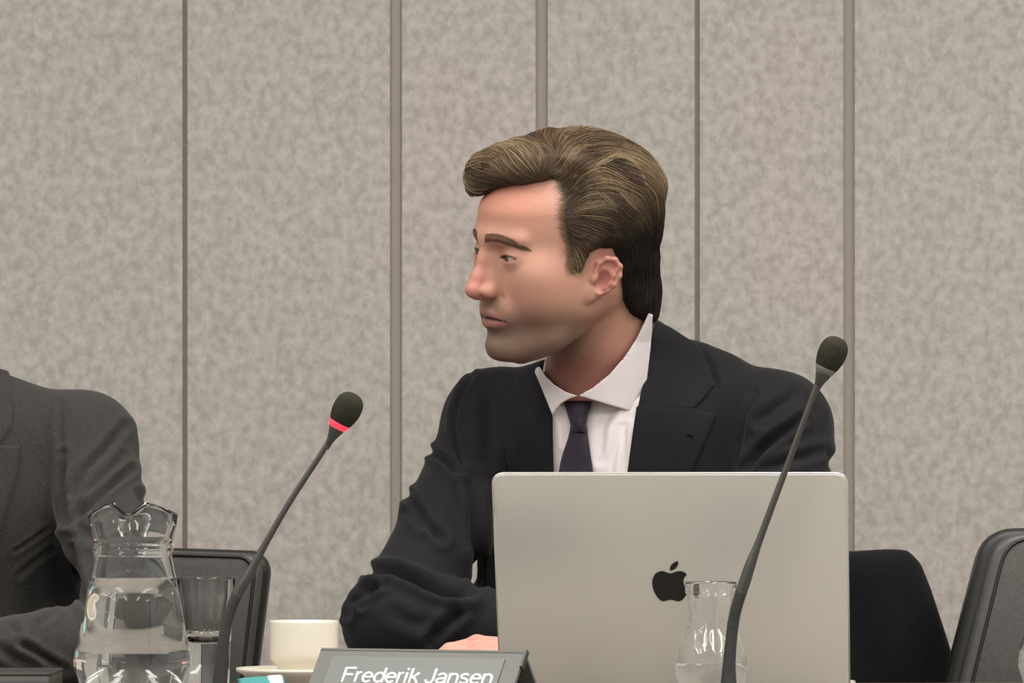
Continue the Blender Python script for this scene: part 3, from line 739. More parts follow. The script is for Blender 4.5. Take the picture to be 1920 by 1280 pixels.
# nose
G.chain([(.0970, 0, .0105), (.1015, 0, -.004), (.1090, 0, -.023), (.1130, 0, -.0355)], [.0058, .0054, .0062, .0092], k=.010)
G.ell((.1125, 0, -.0375), (.0108, .0092, .0086), k=.006)
for s in (1, -1):
    G.cap((.0915, s*.0045, -.004), (.0975, s*.0085, -.034), .0075, .0078, k=.008)
    G.ell((.1010, s*.0130, -.0385), (.0098, .0062, .0074), k=.0045)        # wing
    G.cap((.0955, s*.0205, -.0330), (.0900, s*.0200, -.0450), .0016, .0022, k=.0035, mode='s')
    G.ell((.1065, s*.0064, -.0468), (.0052, .0026, .0030), k=.002, mode='s')    # nostril
G.cap((.1110, 0, -.0440), (.099, 0, -.0475), .0042, .0035, k=.004)
# lips
def lip(s):
    G.chain([(.0970, 0, -.0642), (.0954, s*.006, -.0634), (.0907, s*.015, -.0662), (.0835, s*.0235, -.0694)], [.0030, .0031, .0024, .0012], k=.0065)
    G.chain([(.0942, 0, -.0752), (.0918, s*.009, -.0750), (.0865, s*.0175, -.0730), (.0832, s*.0228, -.0708)], [.0045, .0041, .0030, .0014], k=.0060)
for s in (1, -1): lip(s)
for s in (1, -1):
    G.chain([(.1032, 0, -.0692), (.0992, s*.008, -.0697), (.0940, s*.017, -.0702), (.0882, s*.0250, -.0710)], [.0021, .0016, .0011, .0008], k=.0012, mode='s')
# eyes: lids are a shell round the eyeball with an almond cut in it
EY = [(.0785, s*.0308, -.0010) for s in (1, -1)]; ER = .0121
for (eu, ev, ez) in EY:
    s = 1 if ev > 0 else -1
    G.ell((eu, ev, ez), (.0146, .0154, .0146), k=.0050)
    def ap(X, Y, Zc, eu=eu, ev=ev, ez=ez, s=s):
        v = (Y-ev)*s                                                   # + towards the temple
        t = v/.0128
        zc = ez-.0002+.0004*t; hu = .0034*np.clip(1-t*t, 0, 1)**.7; hl_ = .0029*np.clip(1-t*t, 0, 1)
        d = np.where(Zc > zc, (Zc-zc)-hu, (zc-Zc)-hl_)
        d = np.where(np.abs(t) > 1, np.maximum(d, (np.abs(t)-1)*.0128), d)
        return np.maximum(d*.9, (eu+.004)-X)
    G.op(ap, (eu, ev-.016, ez-.01), (eu+.022, ev+.016, ez+.01), k=.0012, mode='s')
    G.cap((eu+.0148, ev-s*.009, ez+.0092), (eu+.0105, ev+s*.0115, ez+.0086), .0005, k=.0026, mode='s')  # lid fold
# ears
for s in (1, -1):
    ec = np.array([-.0045, s*.0720, -.0232])
    a = math.radians(24)        # flare
    ex = np.array([-math.cos(a), s*math.sin(a), 0]); en = np.array([math.sin(a), s*math.cos(a), 0]); 
    tl_ = math.radians(24); _e0 = ex; _z0 = np.array([0, 0, 1.0]); eup = _z0*math.cos(tl_)+_e0*math.sin(tl_); ex = _e0*math.cos(tl_)-_z0*math.sin(tl_)
    ES = .88
    def E_(x, z, n=0): return ec+(ex*x+eup*z+en*n)*ES
    Rm_ = [list(ex), list(en), list(eup)]
    G.ell(E_(.004, .003, .002), (.0146, .0048, .0226), k=.004, R=Rm_)
    G.ell(E_(-.0035, -.0235, .002), (.0088, .0044, .0105), k=.006, R=Rm_)
    hel = [(-.010, .004), (-.0105, .015), (-.004, .0245), (.0065, .0275), (.0160, .0220), (.0200, .0110), (.0185, -.002), (.0130, -.0120), (.006, -.019)]
    G.chain([E_(x, z, .0065) for x, z in hel], [.0021, .0025, .0027, .0028, .0028, .0027, .0026, .0026, .0030], k=.0028)
    G.ell(E_(.0025, -.003, .0085), (.0085, .0062, .0125), k=.0025, mode='s', R=Rm_)         # concha
    G.chain([E_(x, z, .0085) for x, z in [(.0125, .0170), (.0135, .008), (.0125, -.003), (.0085, -.0105)]], [.0014, .0018, .0018, .0016], k=.003)
    G.chain([E_(x, z, .0100) for x, z in [(.0172, .018), (.0172, .004)]], [.0012, .0012], k=.003, mode='s')
    G.ell(E_(-.0075, -.004, .0060), (.0042, .0036, .0062), k=.003, R=Rm_)                       # tragus
    G.ell(E_(.0045, .0170, .0090), (.0060, .0030, .0040), k=.003, mode='s', R=Rm_)
G.F = np.maximum(G.F, P(1100, 752, 5.70).z-(HC[2]+U*HF[2]+Vv*HL[2]+Z*HU[2])).astype(np.float32)
headF = G.F
V, Q = nets(headF, G.lo, G.h, 2)
u, v, z = V.T
# skin colour: stubble, lips, redness are pigment of the skin itself; hollows and neck carry painted shade
cb_ = np.array(s2l((196,146,125))); C = np.tile(cb_, (len(V), 1))
def mixc(m, rgb):
    global C; m = np.clip(m, 0, 1)[:, None]; C = C*(1-m)+np.array(s2l(rgb))*m
def gs(cu, cv, cz, ru, rv, rz): return np.exp(-((u-cu)/ru)**2-((np.abs(v)-cv)/rv)**2-((z-cz)/rz)**2)
mixc(.55*gs(.113, 0, -.034, .014, .013, .013), (214,120,112))
mixc(.35*gs(.106, 0, -.012, .014, .010, .016), (205,120,118))
mixc(.10*gs(.060, .052, -.030, .026, .03, .018), (198,120,112))
mixc(.55*gs(.085, .02, .065, .04, .05, .024), (204,126,104))
mixc(.5*gs(.095, .031, .004, .020, .018, .013), (158,108,102))  # eye sockets darkened, their shade put into the skin colour
# jaw stubble
st = sm(-z, .036, .082)*sm(u-.30*(z+.07), -.030, .025)*sm(-(np.abs(v)*.2), -.03, 0)
st = np.clip(st+.0, 0, 1)*1
mus = gs(.1, .012, -.0545, .012, .020, .007)
nz_ = np.array([mnoise.noise(Vector((a*260, b*260, c*260))) for a, b, c in V[:, :3][::1]]) if len(V) < 1 else 0
mixc(.93*st, (110,93,80)); mixc(.50*mus, (128,102,86))
mixc(.70*sm(-z, .100, .135)*(1-sm(u, .075, .095)), (150,89,80))  # neck redder, and darkened with painted shade below the jaw
# lips
ul = np.exp(-((z+.0645-.0016*np.exp(-((np.abs(v)-.006)/.005)**2)+.10*np.abs(v)*(np.abs(v) > .008)*.5)/.0040)**4)*(z > -.0702)*(np.abs(v) < .0255)*(u > .078)
ll = np.exp(-((z+.0750-.08*np.abs(v))/.0050)**4)*(z <= -.0695)*(np.abs(v) < .0235)*(u > .078)
mixc(.72*np.clip(ul, 0, 1), (168,110,102)); mixc(.72*np.clip(ll, 0, 1), (178,116,108))
_a = np.abs(v); _sl = np.minimum(np.minimum(d_cap(u,_a,z,np.array([.1032,0,-.0692]),np.array([.0992,.008,-.0697]),.0019,.0015), d_cap(u,_a,z,np.array([.0992,.008,-.0697]),np.array([.0940,.017,-.0702]),.0015,.0011)), d_cap(u,_a,z,np.array([.0940,.017,-.0702]),np.array([.0882,.0250,-.0710]),.0011,.0008))
mixc(.92*(1-sm(_sl, .0001, .0011)), (78,28,28))  # darkness of the gap between the lips painted in
# ear redness, ear hollow darkened with painted shade, nostril, lid margin
em = sm(np.abs(v), .069, .073)*sm(.008-u, 0, .006)*(u > -.045)*sm(z, -.050, -.040)*(1-sm(z, .012, .02))
mixc(.5*em, (190,116,110)); mixc(.5*em*np.exp(-((u+.004)/.008)**2-((z+.024)/.010)**2), (140,74,66))
for (eu, ev, ez) in EY:
    dd = np.sqrt((u-eu)**2+(v-ev)**2+(z-ez)**2); sgn = 1 if ev > 0 else -1
    t = (v-ev)*sgn/.0128
    edge = np.exp(-((z-ez-.0036*np.clip(1-t*t, 0, 1)**.7)/.0011)**2)*(np.abs(t) < 1.02)*(u > eu+.002)*(dd < .019)
    mixc(.85*edge, (58,38,34))
    edge = np.exp(-((z-ez+.0031*np.clip(1-t*t, 0, 1))/.0011)**2)*(np.abs(t) < 1.0)*(u > eu+.002)*(dd < .018)
    mixc(.35*edge, (120,72,66))
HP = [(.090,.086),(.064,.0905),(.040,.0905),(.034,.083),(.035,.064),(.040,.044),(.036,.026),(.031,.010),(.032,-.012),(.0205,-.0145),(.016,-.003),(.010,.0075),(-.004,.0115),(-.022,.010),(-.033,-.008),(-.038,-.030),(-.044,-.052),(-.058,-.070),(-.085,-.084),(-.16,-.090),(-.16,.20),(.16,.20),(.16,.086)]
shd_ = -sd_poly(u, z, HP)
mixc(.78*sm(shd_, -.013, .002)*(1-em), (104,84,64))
# moles
for mu, mv, mz in ((.062, .047, -.052), (.066, .040, -.079), (.058, .050, -.0595)):
    mixc(.7*np.exp(-((u-mu)**2+(np.abs(v-mv)*.6)**2+(z-mz)**2)/.0011**2), (104,72,60))
C *= .80
C *= (1+.035*rng.standard_normal((len(V), 1)).clip(-1, 1))
headL, headV, headQ, headC = V, h2w(V), Q, C
head_bvh = bvh_of(V, Q)

# ------------------------------------------------------------------ hair mass
HP = [(.090,.086),(.064,.0905),(.040,.0905),(.034,.083),(.035,.064),(.040,.044),(.036,.026),(.031,.010),(.032,-.012),(.0205,-.0145),(.016,-.003),(.010,.0075),(-.004,.0115),(-.022,.010),(-.033,-.008),(-.038,-.030),(-.044,-.052),(-.058,-.070),(-.085,-.084),(-.16,-.090),(-.16,.20),(.16,.20),(.16,.086)]
HP = [(a, b) for a, b in HP]
u2, z2 = G.ax[0][:, None], G.ax[2][None, :]
sdh = -sd_poly(u2, z2, HP)
TP = np.array([(.03,.13,.0165),(-.01,.13,.0125),(-.045,.12,.0145),(-.08,.085,.0185),(-.1,.05,.0180),(-.1,.02,.0165),(-.1,-.02,.0175),(-.085,-.06,.012),(.03,.075,.016),(.0,.05,.0165),(.03,.03,.0065),(.026,-.008,.0030),(-.018,.022,.0105),(.06,.105,.0235),(-.042,-.035,.0055),(.09,.105,.018),(-.05,.0,.0120),(-.05,.06,.0165),(.012,.1,.0255)])
wsum = 0; tsum = 0
for a, b, c in TP:
    ww = 1/(((u2-a)**2+(z2-b)**2)+.00012)**1.5; wsum = wsum+ww; tsum = tsum+ww*c
tmap = tsum/wsum
teff = np.where(sdh > 0, np.minimum(tmap, sdh*.95+.0012), np.maximum(sdh*1.0, -.008)+.0012)
teff = np.where(sdh < 0, sdh*1.2+.0012, teff).astype(np.float32)
H = Field(G.lo, G.lo+G.h*(G.n-1), G.h); H.F = (skull-teff[:, None, :]).astype(np.float32)
H.F = np.maximum(H.F, -.05)
# nape follows the neck
H.cap(w2h(P(1168, 470, 5.71)), w2h(P(1160, 556, 5.715)), .062, .0525, k=.01) if False else None
nk = Field(G.lo, G.lo+G.h*(G.n-1), G.h); nk.chain([nb0, nb1], [.0545, .0565], k=.01)
npm = np.minimum(sdh*.9, .0035).astype(np.float32)[:, None, :]
a_ = H.F; b_ = nk.F-np.where(npm > -.01, npm, -.03); k_ = .012
h_ = np.clip(.5+.5*(a_-b_)/k_, 0, 1); H.F = (a_*(1-h_)+b_*h_-k_*h_*(1-h_)).astype(np.float32); del nk, a_, b_, h_
# quiff
H.chain([(.050, .036, .099), (.064, .022, .1000), (.076, .000, .0970), (.0830, -.022, .0880), (.0830, -.034, .0790)], [.0170, .0200, .0205, .0195, .0160], k=.012)
H.chain([(.0890, -.030, .0770), (.0905, -.036, .0700)], [.0135, .0085], k=.010)
hairV, hairQ = nets(H.F, H.lo, H.h, 2)
# drop the parts hidden under the skin? keep closed: only keep polygons whose skull thickness is positive
cu_ = hairV
def samp(Fd, V_):
    i = np.clip(((V_-G.lo)/G.h), 0, np.array(G.n)-1.001); j = i.astype(int); f = i-j; r_ = 0
    for a in (0, 1):
        for b in (0, 1):
            for c in (0, 1):
                w_ = (f[:, 0] if a else 1-f[:, 0])*(f[:, 1] if b else 1-f[:, 1])*(f[:, 2] if c else 1-f[:, 2])
                r_ = r_+w_*Fd[j[:, 0]+a, j[:, 1]+b, j[:, 2]+c]
    return r_
dep = samp(headF, hairV)
vis = dep > -.0015
keep = vis[hairQ].any(1); hairQ = hairQ[keep]
ids = np.unique(hairQ); remap = np.full(len(hairV), -1); remap[ids] = np.arange(len(ids)); hairV = hairV[ids]; hairQ = remap[hairQ]; dep = dep[ids]

# flow of the hair, given at sample places (u, v, z) -> direction
FL = [((.079,.030,.098),(.25,-.65,.62)),((.047,.030,.116),(.15,-.75,.55)),((.105,0,.098),(.45,-.80,-.05)),((.105,-.03,.08),(.1,-.5,-.85)),((.07,.0,.13),(.35,-.9,.0)),
 ((.090,.020,.100),(.40,-.70,.55)),
 ((.028,.045,.100),(-.75,-.35,.55)),((.010,.05,.105),(-.9,-.15,.32)),((-.012,.05,.112),(-.95,-.1,.22)),((-.044,.04,.122),(-.95,-.1,-.15)),((.0,.0,.14),(-.8,-.6,.05)),
 ((-.063,.04,.104),(-.7,0,-.7)),((-.09,.035,.063),(-.3,0,-1)),((-.019,.07,.0865),(-.80,0,-.42)),((.013,.072,.068),(-.95,0,.05)),((-.023,.078,.039),(-.85,0,-.5)),
 ((.034,.07,.05),(-.95,0,.12)),((.026,.072,.028),(-.9,0,-.30)),((.026,.072,-.002),(-.35,0,-1)),((-.061,.06,.004),(-.25,0,-1)),((-.07,.04,-.05),(.1,0,-1)),((-.04,.07,.02),(-.5,0,-.85)),((.03,.065,.075),(-.9,0,.35))]
FLp = np.array([f[0] for f in FL]); FLd = np.array([np.array(f[1])/np.linalg.norm(f[1]) for f in FL])
def flow(p):
    d2 = ((p-FLp)*np.array([1, .8, 1]))**2; w_ = 1/(d2.sum(1)+6e-5)**1.7
    d = (w_[:, None]*FLd).sum(0); return d/np.linalg.norm(d)
hb = bvh_of(hairV, hairQ)
hN = normals(hairV, hairQ)
# groove the mass along the flow: a stripe pattern across the flow direction
fd = np.array([flow(np.array([p[0], abs(p[1]) if p[2] < .095 else p[1], p[2]])) for p in hairV[::1]]) if len(hairV) < 260000 else None
cross = np.cross(fd, hN); cross /= np.linalg.norm(cross, axis=1, keepdims=True)+1e-9
HBASE = [ (0, (54,43,32)), (.35,(83,67,50)), (.7,(110,91,68)), (1,(148,127,97)) ]
def hair_rgb(t):
    xs = [h[0] for h in HBASE]; return np.stack([np.interp(t, xs, [s2l(h[1])[c] for h in HBASE]) for c in range(3)], -1)
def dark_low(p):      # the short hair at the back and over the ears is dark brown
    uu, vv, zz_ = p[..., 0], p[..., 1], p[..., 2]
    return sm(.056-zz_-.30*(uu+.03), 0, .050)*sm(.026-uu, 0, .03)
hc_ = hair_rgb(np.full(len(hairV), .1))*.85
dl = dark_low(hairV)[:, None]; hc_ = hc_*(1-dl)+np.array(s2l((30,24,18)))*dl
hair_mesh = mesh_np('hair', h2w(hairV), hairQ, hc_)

# strands: streamlines traced over the mass
def trace(p, steps, ds, lift, wob, ph):
    out = []; d0 = None
    for i in range(steps):
        q, n_, _, _ = hb.find_nearest(Vector(p))
        if q is None: break
        q = np.array(q); n_ = np.array(n_)
        if n_@(q-np.array([-.005, 0, .02])) < 0: n_ = -n_
        d = flow(np.array([q[0], abs(q[1]) if q[2] < .095 else q[1], q[2]]))
        d = d+.10*wob*math.sin(ph+i*.35)*np.cross(n_, d)
        d = d-n_*(d@n_); L = np.linalg.norm(d)
        if L < .03: break
        d /= L
        if d0 is not None and d@d0 < -.3: break
        d0 = d; out.append(q+n_*lift*math.sin(math.pi*min(1, (i+.6)/steps))**.5); p = q+d*ds
    return out
def strands(n, steps, ds, r0, lift0, region=None, bright=None, clump=.0):
    SV, SF, SCc = [], [], []; base_i = 0
    area = rng.integers(0, len(hairV), n*3); cnt = 0
    for ai in area:
        if cnt >= n: break
        p = hairV[ai]
        if dep[ai] < .0005 and region is None and rng.random() < .5: continue
        if region is not None and not region(p): continue
        if p[1] < -.055 and rng.random() < .6: continue
        ln = int(steps*rng.uniform(.6, 1.1))
        dk = float(dark_low(p)); ln = max(4, int(ln*(1-.45*dk)))
        # clump noise decides tone and lift so neighbouring strands read as locks
        cl = mnoise.noise(Vector((p[0]*38, p[1]*38+5, p[2]*38)))
        pts = trace(p, ln, ds, lift0*(.4+rng.random()+max(cl, 0)), rng.standard_normal(), rng.uniform(0, 6))
        if len(pts) < 4: continue
        pts = np.array(pts); m = len(pts)
        T_ = np.gradient(pts, axis=0); T_ /= np.linalg.norm(T_, axis=1, keepdims=True)+1e-9
        A_ = np.cross(T_, [0.3, .9, .1]); A_ /= np.linalg.norm(A_, axis=1, keepdims=True)+1e-9; B_ = np.cross(T_, A_)
        rr = r0*rng.uniform(.7, 1.3)*np.sin(np.pi*(np.arange(m)+.7)/(m+.4))**.6
        ring = np.stack([pts+(A_*math.cos(t)+B_*math.sin(t))*rr[:, None] for t in (0, 2.094, 4.189)], 1)
        SV.append(ring.reshape(-1, 3))
        i0 = base_i+3*np.arange(m-1)[:, None]
        for a, b in ((0, 1), (1, 2), (2, 0)): SF.append(np.concatenate([i0+a, i0+b, i0+3+b, i0+3+a], 1))
        base_i += 3*m
        tone = np.clip(.44+.85*cl+.15*rng.standard_normal()+(bright or 0), 0, 1)
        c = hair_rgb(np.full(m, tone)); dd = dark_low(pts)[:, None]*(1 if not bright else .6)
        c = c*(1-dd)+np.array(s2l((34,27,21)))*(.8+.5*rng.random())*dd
        SCc.append(np.repeat(c, 3, axis=0)); cnt += 1
    return np.concatenate(SV), np.concatenate(SF), np.concatenate(SCc)
person = empty('person', (float(P(1170,0,5.85).x), 5.85, 0), 'man in black suit, white shirt and dark tie, head turned, behind the laptop', 'person')
hair_o = link('hair', hair_mesh, M['hair'], person)
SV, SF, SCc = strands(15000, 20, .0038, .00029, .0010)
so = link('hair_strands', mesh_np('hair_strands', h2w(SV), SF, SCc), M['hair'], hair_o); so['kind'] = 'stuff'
# lighter locks on top, combed back from the parting
def topreg(p): return p[2] > .07 and p[0] > -.09 and p[1] > -.02
SV, SF, SCc = strands(260, 22, .0042, .0004, .0020, topreg, .35)
so = link('highlight_strands', mesh_np('highlight_strands', h2w(SV), SF, SCc), M['hair'], hair_o); so['kind'] = 'stuff'; so['label'] = 'lighter golden strands'
# eyebrows
def brow(s, name='eyebrow'):
    cen = [(.1085, s*.0085, .0195), (.1045, s*.018, .0215), (.0965, s*.030, .0205), (.0840, s*.042, .0165), (.0740, s*.050, .0120)]
    sp_ = smooth_path(cen, 60); Vs, Fs = [], []; bi = 0
    for _ in range(1500):
        t = rng.random(); i = int(t*58); c = sp_[i]; tg = sp_[i+1]-sp_[i]; tg /= np.linalg.norm(tg)
        wd = .0068*(math.sin(math.pi*min(1, .42+.58*t))**.75)*(.6+.4*rng.random())
        off = rng.uniform(-1, 1)*wd
        p = c+np.array([0, 0, off]); ps = []
        dirv = tg*1.0+np.array([0, 0, .75*(1-t)*(1 if off < 0 else .2)-.35*t-(.25 if off > 0 else 0)]); dirv /= np.linalg.norm(dirv)
        for k in range(4):
            q, n_, _, _ = head_bvh.find_nearest(Vector(p)); q = np.array(q); n_ = np.array(n_)
            if n_[0] < 0: n_ = -n_
            ps.append(q+n_*(.0003+.0006*math.sin(k/3*2.6))); p = q+dirv*.0019
        ps = np.array(ps); T_ = np.gradient(ps, axis=0); T_ /= np.linalg.norm(T_, axis=1, keepdims=True)+1e-9
        A_ = np.cross(T_, [.9, .1, .3]); A_ /= np.linalg.norm(A_, axis=1, keepdims=True)+1e-9; B_ = np.cross(T_, A_)
        rr = np.array([.00016, .0002, .00016, .00008])[:, None]
        Vs.append(np.stack([ps+(A_*math.cos(t_)+B_*math.sin(t_))*rr for t_ in (0, 2.094, 4.189)], 1).reshape(-1, 3))
        i0 = bi+3*np.arange(3)[:, None]
        for a, b in ((0, 1), (1, 2), (2, 0)): Fs.append(np.concatenate([i0+a, i0+b, i0+3+b, i0+3+a], 1))
        bi += 12
    Vs = np.concatenate(Vs); cc = np.tile(np.array(s2l((98,70,54))), (len(Vs), 1))
    return link(name, mesh_np(name, h2w(Vs), np.concatenate(Fs), cc), M['hair'], person)
brow(1); brow(-1)
# fine short hairs that thin out across the hairline
hlp = [(.064,.0905),(.040,.0905),(.034,.083),(.035,.064),(.040,.044),(.036,.026),(.031,.010),(.032,-.012)]
bl_v, bl_f, bi = [], [], 0
hs_ = smooth_path([(a, b, 0) for a, b in hlp], 200)
for _ in range(2600):
    i = rng.integers(0, 199); a, b, _0 = hs_[i]
    off = abs(rng.normal(0, .0045))-.003
    tg = hs_[min(i+1, 199)]-hs_[max(i-1, 0)]; nn_ = np.array([-tg[1], tg[0]]); nn_ /= np.linalg.norm(nn_)+1e-9
    if nn_[0] < 0 and i > 60: nn_ = -nn_
    a += nn_[0]*off; b += nn_[1]*off*(-1 if i <= 60 else 1)
    # near-side point of the head with these side coordinates
    q, n_, _1, _2 = head_bvh.ray_cast(Vector((a, .12, b)), Vector((0, -1, 0)))
    if q is None or q.y < .0: continue
    p = np.array(q); ps = []; dirv = flow(p+np.array([-.006, 0, 0])); 
    for k in range(4):
        q, n_, _1, _2 = head_bvh.find_nearest(Vector(p)); q = np.array(q); n_ = np.array(n_)
        if n_[1] < 0: n_ = -n_
        ps.append(q+n_*(.0002+.0011*k/3)); p = q+dirv*rng.uniform(.0016, .0032)
    ps = np.array(ps); T_ = np.gradient(ps, axis=0); T_ /= np.linalg.norm(T_, axis=1, keepdims=True)+1e-9
    A_ = np.cross(T_, [.2, .3, .9]); A_ /= np.linalg.norm(A_, axis=1, keepdims=True)+1e-9; B_ = np.cross(T_, A_)
    rr = np.array([.00008, .00014, .00015, .0001])[:, None]
    bl_v.append(np.stack([ps+(A_*math.cos(t_)+B_*math.sin(t_))*rr for t_ in (0, 2.094, 4.189)], 1).reshape(-1, 3))
    i0 = bi+3*np.arange(3)[:, None]
    for a_, b_ in ((0, 1), (1, 2), (2, 0)): bl_f.append(np.concatenate([i0+a_, i0+b_, i0+3+b_, i0+3+a_], 1))
    bi += 12
bl_v = np.concatenate(bl_v); cc = np.tile(np.array(s2l((118,96,74))), (len(bl_v), 1))
so = link('hairline_hairs', mesh_np('hairline_hairs', h2w(bl_v), np.concatenate(bl_f), cc), M['hair'], hair_o); so['kind'] = 'stuff'
# single bright locks swept back from the parting and over the quiff
def lock(pix, n_=46, wd=.0020, tone=.85, lift=.0016):
    pts3 = []
    for a, b in pix:
        o_ = Vector(P(a, b, 5.3)); d_ = (o_-Vector((0, 0, CAMZ))).normalized()
        ol = Vector(w2h(o_)); dl_ = Vector((d_.dot(Vector(HF)), d_.dot(Vector(HL)), d_.dot(Vector(HU))))
        q, nn2, _1, _2 = hb.ray_cast(ol, dl_)
        if q is None: continue
        if nn2.dot(dl_) > 0: nn2 = -nn2
        pts3.append((np.array(q), np.array(nn2)))
    if len(pts3) < 3: return
    c = smooth_path([tuple(p_) for p_, _ in pts3], 34); nv = smooth_path([tuple(n2) for _, n2 in pts3], 34)
    T_ = np.gradient(c, axis=0); T_ /= np.linalg.norm(T_, axis=1, keepdims=True)+1e-9; S_ = np.cross(T_, nv); S_ /= np.linalg.norm(S_, axis=1, keepdims=True)+1e-9
    n_ = int(n_*1.6); wd = wd*1.1; tone = tone*.8; vv, ff, ccs, b0 = [], [], [], 0
    for _ in range(n_):
        o1 = rng.normal(0, 1); o2 = rng.random(); t_ = np.linspace(0, 1, 34); i0_, i1_ = int(rng.uniform(0, 14)), int(rng.uniform(20, 34))
        w_ = wd*(.35+.65*np.sin(np.pi*np.clip(t_*1.0, 0, 1)))
        ps = (c+S_*(o1*w_)[:, None]+nv*(lift*o2*np.sin(np.pi*t_)+.0003)[:, None])[i0_:i1_]
        m = len(ps); tt_ = np.gradient(ps, axis=0); tt_ /= np.linalg.norm(tt_, axis=1, keepdims=True)+1e-9
        A_ = np.cross(tt_, nv[i0_:i1_]); A_ /= np.linalg.norm(A_, axis=1, keepdims=True)+1e-9; B_ = np.cross(tt_, A_)
        rr = (.00026*np.sin(np.pi*(np.arange(m)+.7)/(m+.4))**.6)[:, None]
        vv.append(np.stack([ps+(A_*math.cos(x)+B_*math.sin(x))*rr for x in (0, 2.094, 4.189)], 1).reshape(-1, 3))
        ii = b0+3*np.arange(m-1)[:, None]
        for a, b in ((0, 1), (1, 2), (2, 0)): ff.append(np.concatenate([ii+a, ii+b, ii+3+b, ii+3+a], 1))
        b0 += 3*m; ccs.append(np.tile(hair_rgb(np.clip(tone+.22*rng.normal(), 0, 1))*(1 if tone > 0 else 1), (3*m, 1)))
    return np.concatenate(vv), np.concatenate(ff), np.concatenate(ccs)
LK = [([(1052,336),(1085,328),(1116,312),(1140,299),(1161,292),(1190,306),(1207,335),(1216,365),(1222,395)], 60, .0018, .95),
      ([(1060,290),(1086,266),(1115,256),(1150,262),(1185,285)], 40, .0025, .55), ([(1010,322),(1013,295),(1007,272),(992,259),(975,255)], 45, .0018, .9),
      ([(990,318),(990,292),(978,270),(958,262)], 45, .0018, .85), ([(962,325),(958,302),(942,290),(922,296),(905,306)], 40, .002, .7),
      ([(1138,322),(1152,345),(1170,367),(1190,388),(1215,408)], 40, .0016, .75), ([(1110,350),(1130,370),(1150,388),(1165,402)], 30, .0016, .6),
      ([(1054,388),(1075,394),(1095,390),(1112,398)], 30, .0016, .75), ([(1150,262),(1195,285),(1225,330),(1240,370)], 40, .002, .6),
      ([(1050,362),(1075,352),(1100,360),(1125,385)], 40, .0022, .35), ([(1040,300),(1045,275),(1035,256)], 40, .0022, .2), ([(930,318),(922,304),(905,312),(893,330)], 36, .002, .55),
      ([(1052,430),(1080,442),(1105,440),(1130,452)], 36, .002, .45)]
vv, ff, cc_, b0 = [], [], [], 0
for pix, n_, wd, tone in LK:
    r_ = lock(pix, n_, wd, tone)
    if r_: vv.append(r_[0]); ff.append(r_[1]+b0); cc_.append(r_[2]); b0 += len(r_[0])
so = link('swept_locks', mesh_np('swept_locks', h2w(np.concatenate(vv)), np.concatenate(ff), np.concatenate(cc_)), M['hair'], hair_o); so['kind'] = 'stuff'; so['label'] = 'blond streaks swept back from the parting'
# eyes
gaze = np.array([1, -.30, .06]); gaze = gaze/np.linalg.norm(gaze)
for (eu, ev, ez) in EY:
    cw = h2w(np.array([[eu, ev, ez]]))[0]; gw = gaze[0]*HF+gaze[1]*HL+gaze[2]*HU
    Rg = Vector((0,0,1)).rotation_difference(Vector(gw)).to_matrix()
    def sph(r0, r1, zcut, rr, n=28):
        prof = []
        for k in range(15):
            a = r0+(r1-r0)*k/14; prof.append((rr*math.sin(a), rr*math.cos(a)))
        me = lathe(prof, (0,0,0), n); me = clean(me)
        for v_ in me.vertices: v_.co = Rg @ v_.co + Vector(cw)
        return me
    eo = link('eye', sph(0, math.pi, 0, ER), M['eye_white'], person)
    link('iris', sph(0, .50, 0, ER+.00025), M['iris'], eo); link('pupil', sph(0, .20, 0, ER+.0004), M['pupil'], eo)
# ------------------------------------------------------------------ suit, shirt, tie, hands of the main man
def px2(V, Y=None):
    return 960+V[:, 0]*FOC/V[:, 1], HOR-(V[:, 2]-CAMZ)*FOC/V[:, 1]
TF = np.array([-math.sin(math.radians(33)), -math.cos(math.radians(33)), 0]); TL = np.array([math.cos(math.radians(33)), -math.sin(math.radians(33)), 0])
TR = [list(TL), list(TF), [0, 0, 1]]
A = lambda px, py, Y: np.array(P(px, py, Y))
rsh, rel, rwr = A(927, 792, 5.83), A(736, 1170, 5.615), A(1010, 1196, 5.60)
lsh, lel, lwr = A(1452, 806, 5.70), A(1472, 1160, 5.60), A(1075, 1196, 5.515)
rel[2] = max(rel[2], TZ+.052); rwr[2] = TZ+.058; lel[2] = TZ+.052; lwr[2] = TZ+.037
nape = A(1182, 648, 5.79)
def torso(G, g=0.0, arms=True, k=.03):
    """g grows (+) or shrinks (-) the whole body"""
    G.ell(A(1180, 925, 5.80), (.182+g, .118+g, .165+g), k=k, R=TR)
    G.cap(A(1090, 815, 5.785), A(1290, 815, 5.745), .083+g, .083+g, k=.02)
    G.ell(A(1160, 1130, 5.84), (.182+g, .125+g, .27+g), k=k, R=TR)
    G.cap(A(922, 930, 5.80), A(930, 1108, 5.79), .022+g, .022+g, k=.015)
    G.chain([A(1180, 1330, 5.86), A(1190, 1560, 5.88)], [.135+g, .150+g], k=.04)
    G.cap(rsh, A(1060, 752, 5.79), .056+g, .047+g, k=.03)                 # shoulder slopes
    G.cap(nape, A(1325, 738, 5.745), .034+g, .0480+g, k=.010)
    G.cap(A(1325, 742, 5.745), lsh, .0480+g, .060+g, k=.022)
    G.cap(A(1100, 770, 5.78), nape, .048+g, .035+g, k=.010)
    if arms:
        G.chain([rsh, (rsh+rel)/2+np.array([.004, 0, .0]), rel], [.0560+g, .0480+g, .0500+g], k=.022)
        G.chain([lsh, (lsh+lel)/2+np.array([.006, -.005, 0]), lel], [.0620+g, .0570+g, .0500+g], k=.022)
        G.chain([rel, rwr], [.0500+g, .0410+g], k=.022)
        G.chain([lel, lwr], [.0490+g, .0365+g], k=.022)
lo, hi = (-.225, 5.40, .70), (.44, 6.02, 1.20)
